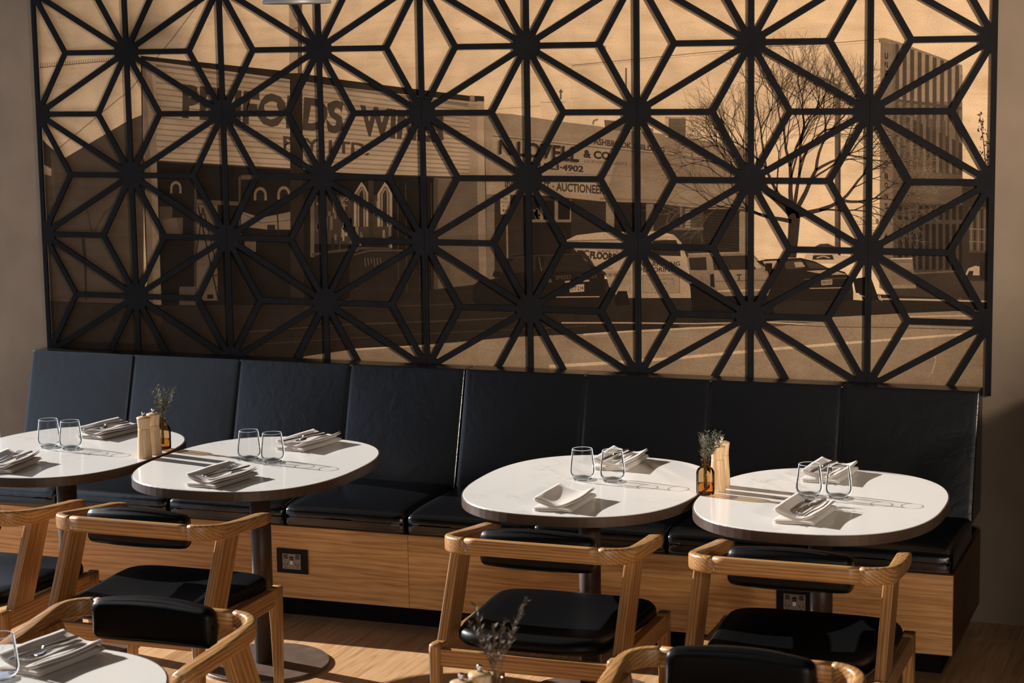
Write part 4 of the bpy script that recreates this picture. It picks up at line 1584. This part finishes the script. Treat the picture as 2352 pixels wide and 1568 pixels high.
for i, (nx_, ny_, ang, turned, place) in enumerate(NAPKINS):
    n_ = make_napkin(40 + i)
    n_.location = (nx_, ny_, TZ + 0.0002)
    rz = math.radians(ang - 90)
    n_.rotation_euler = (0, 0, rz)
    tag(n_, 'folded beige napkin ' + place, 'napkin', 'folded linen napkins')
    if turned is None:
        continue
    rot = rz + (math.pi if turned else 0)
    for nm, dx, skew in (('fork', -0.014, 0.12), ('knife', 0.020, -0.14)):
        if nm == 'fork':
            o = fork0 = make_fork() if fork0 is None else copy_tree(fork0)
        else:
            o = knife0 = make_knife() if knife0 is None else copy_tree(knife0)
        sgn = -1 if turned else 1
        lx, ly = dx * sgn, 0.012 * sgn
        o.location = (nx_ + lx * math.cos(rz) - ly * math.sin(rz), ny_ + lx * math.sin(rz) + ly * math.cos(rz), TZ + 0.0318)
        o.rotation_euler = (0.0, 0, rot + (-0.10 if nm == 'knife' else -0.02))
        tag(o, ('fork' if nm == 'fork' else 'knife') + ' on the napkin ' + place, 'fork' if nm == 'fork' else 'knife', 'forks on napkins' if nm == 'fork' else 'knives on napkins')

# ------------------------------------------------------------------ mills, bottles, sprigs
def make_mill():
    t = empty('wooden_mill')
    bm = bmesh.new()
    lathe(bm, [(0.0255, 0.0), (0.0263, 0.001), (0.0262, 0.012), (0.0245, 0.05), (0.0222, 0.085), (0.0213, 0.103), (0.0211, 0.1055)], 40)
    bm_obj('body', bm, 'mill', t, True)
    bm = bmesh.new()
    lathe(bm, [(0.0209, 0.1062), (0.0211, 0.1072), (0.0216, 0.122), (0.0232, 0.136), (0.0247, 0.1445), (0.0242, 0.1475), (0.015, 0.151), (0.004, 0.152)], 40)
    bm_obj('cap', bm, 'mill', t, True)
    bm = bmesh.new()
    lathe(bm, [(0.006, 0.1515), (0.0065, 0.153), (0.0035, 0.155), (0.0032, 0.158), (0.0062, 0.161), (0.0066, 0.1645), (0.004, 0.1675), (0.001, 0.168)], 20)
    bm_obj('knob', bm, 'chrome', t, True)
    return t
MILLS = [(-3.736, 6.215, 0.0, 'front wooden pepper mill beside the amber bottle on the left tables'),
         (-3.738, 6.287, 1.0, 'rear wooden pepper mill beside the amber bottle on the left tables'),
         (-1.630, 6.262, 0.5, 'front wooden pepper mill behind the amber bottle on the right tables'),
         (-1.634, 6.335, 1.4, 'rear wooden pepper mill behind the amber bottle on the right tables'),
         (-1.512, 3.722, 0.2, 'front blurred wooden mill at the bottom edge of the picture'),
         (-1.497, 3.787, 0.9, 'rear blurred wooden mill at the bottom edge of the picture')]
proto = make_mill()
for i, (mx_, my_, rz, lab) in enumerate(MILLS):
    o = proto if i == 0 else copy_tree(proto)
    o.location = (mx_, my_, TZ)
    o.rotation_euler = (0, 0, rz)
    tag(o, lab, 'pepper mill', 'wooden salt and pepper mills')
def make_bottle():
    t = empty('amber_bottle')
    bm = bmesh.new()
    prof = [(0.010, 0.003), (0.026, 0.0015), (0.0285, 0.003), (0.030, 0.008), (0.030, 0.068), (0.0285, 0.078), (0.024, 0.086), (0.017, 0.091), (0.0125, 0.095), (0.0118, 0.112), (0.0122, 0.114), (0.0150, 0.1152), (0.0152, 0.1185), (0.0135, 0.1195)]
    lathe(bm, prof, 40, True, False)
    bm_obj('bottle_glass', bm, 'amber', t, True)
    bm = bmesh.new()
    lathe(bm, [(0.010, 0.0058), (0.0256, 0.0064), (0.0279, 0.0095), (0.0279, 0.036), (0.010, 0.036)], 40)
    bm_obj('water', bm, 'amber_water', t, True)
    return t
def make_sprig(seed, height, spread, lean, leafmat, nst=5, leaves=26, ll=0.017):
    rg = random.Random(seed)
    t = empty('foliage_sprig')
    bs_, bl = bmesh.new(), bmesh.new()
    for s in range(nst):
        az = rg.uniform(0, 6.28)
        hh = height * rg.uniform(0.6, 1.0)
        sp_ = spread * rg.uniform(0.3, 1.0)
        ex, ey = lean[0] + sp_ * math.cos(az), lean[1] + sp_ * math.sin(az)
        pts = []
        n = 12
        for k in range(n + 1):
            q = k / n
            z = 0.02 + (0.098 + hh) * q
            # stay inside the neck up to z = 0.12
            b = max(0.0, (z - 0.112) / (0.006 + hh))
            off = b ** 1.25
            pts.append(Vector(((0.0035 * math.cos(az)) * (1 - b) + ex * off + 0.002 * math.sin(7 * q + s), (0.0035 * math.sin(az)) * (1 - b) + ey * off, z)))
        tube(bs_, pts, [0.0012 - 0.0007 * k / n for k in range(n + 1)], 5)
        for k in range(leaves):
            q = rg.uniform(0.0, 1.0)
            z_i = 7 + q * (n - 7)
            i_ = min(n - 1, int(z_i))
            f = z_i - i_
            p = pts[i_].lerp(pts[i_ + 1], f)
            tv = (pts[i_ + 1] - pts[i_]).normalized()
            a2 = rg.uniform(0, 6.28)
            dv = (tv * rg.uniform(0.5, 1.1) + Vector((math.cos(a2), math.sin(a2), rg.uniform(-0.2, 0.5)))).normalized()
            L_ = ll * rg.uniform(0.5, 1.25) * (1.1 - 0.45 * q)
            sd_ = dv.cross(Vector((rg.uniform(-1, 1), rg.uniform(-1, 1), 1))).normalized() * L_ * 0.125
            up = dv.cross(sd_).normalized() * L_ * 0.04
            va = bl.verts.new(p)
            vb = bl.verts.new(p + dv * L_ * 0.5 + sd_)
            vc = bl.verts.new(p + dv * L_)
            vd = bl.verts.new(p + dv * L_ * 0.5 - sd_)
            ve = bl.verts.new(p + dv * L_ * 0.5 + up)
            for tri in ((va, vb, ve), (vb, vc, ve), (vc, vd, ve), (vd, va, ve)):
                bl.faces.new(tri)
    bm_obj('stem', bs_, 'stem', t, True)
    fo = bm_obj('leaves', bl, leafmat, t)
    fo['kind'] = 'stuff'
    return t
BOTTLES = [(-3.752, 6.372, 'behind the mills on the left tables', 3, 0.120, 0.075, (0.004, 0.0), 'leaf', 12, 46, 0.020),
           (-1.655, 6.200, 'between the two right tables', 8, 0.088, 0.058, (0.018, 0.012), 'leaf', 12, 44, 0.020),
           (-1.490, 3.865, 'at the bottom edge of the picture', 12, 0.175, 0.075, (0.0, 0.01), 'leaf_dry', 7, 60, 0.018)]
proto = make_bottle()
for i, (bx_, by_, place, seed, hh, sp_, lean, lm, nst, nl, ll) in enumerate(BOTTLES):
    o = proto if i == 0 else copy_tree(proto)
    o.location = (bx_, by_, TZ)
    tag(o, 'small amber glass bottle ' + place, 'bottle', 'amber bottles with sprigs')
    s = make_sprig(seed, hh, sp_, lean, lm, nst, nl, ll)
    s.location = (bx_, by_, TZ)
    tag(s, ('dry brown' if lm == 'leaf_dry' else 'grey green') + ' leafy sprig in the amber bottle ' + place, 'sprig', 'leafy sprigs in bottles')

# ------------------------------------------------------------------ lamps
t = tag(empty('pendant_lamp', (-3.092, 6.25, 2.337)), 'grey enamel pendant lamp at the top edge above the second table', 'pendant lamp')
bm = bmesh.new()
lathe(bm, [(0.1155, 0.0), (0.1165, 0.004), (0.112, 0.016), (0.098, 0.045), (0.07, 0.085), (0.035, 0.11), (0.02, 0.118), (0.018, 0.117), (0.034, 0.107), (0.068, 0.082), (0.096, 0.043), (0.110, 0.014), (0.1135, 0.003)], 64, False, False)
bm_obj('shade', bm, 'lampshade', t, True)
bm = bmesh.new()
lathe(bm, [(0.022, 0.112), (0.022, 0.16), (0.012, 0.17)], 24)
bm_obj('cap', bm, 'lampshade', t, True)
bm = bmesh.new()
tube(bm, [(0, 0, 0.165), (0, 0, ZC - 2.337)], 0.004, 8)
bm_obj('cable', bm, 'cable', t, True)

t = tag(empty('track_spotlight', SPOT_POS), 'black ceiling spotlight out of view to the right, aimed at the mural', 'spotlight')
q = (SPOT_AIM - SPOT_POS).to_track_quat('-Z', 'Y')
bm = bmesh.new()
lathe(bm, [(0.055, -0.02), (0.055, 0.12), (0.03, 0.14), (0.025, 0.138), (0.050, 0.118), (0.050, -0.02)], 24, False, False)
o = bm_obj('lamp_head', bm, 'frame', t, True)
o.rotation_mode = 'QUATERNION'
o.rotation_quaternion = q
bm = bmesh.new()
tube(bm, [(0, 0, 0.14), (0, 0, ZC - SPOT_POS.z)], 0.012, 8)
bm_obj('mount', bm, 'frame', t, True)
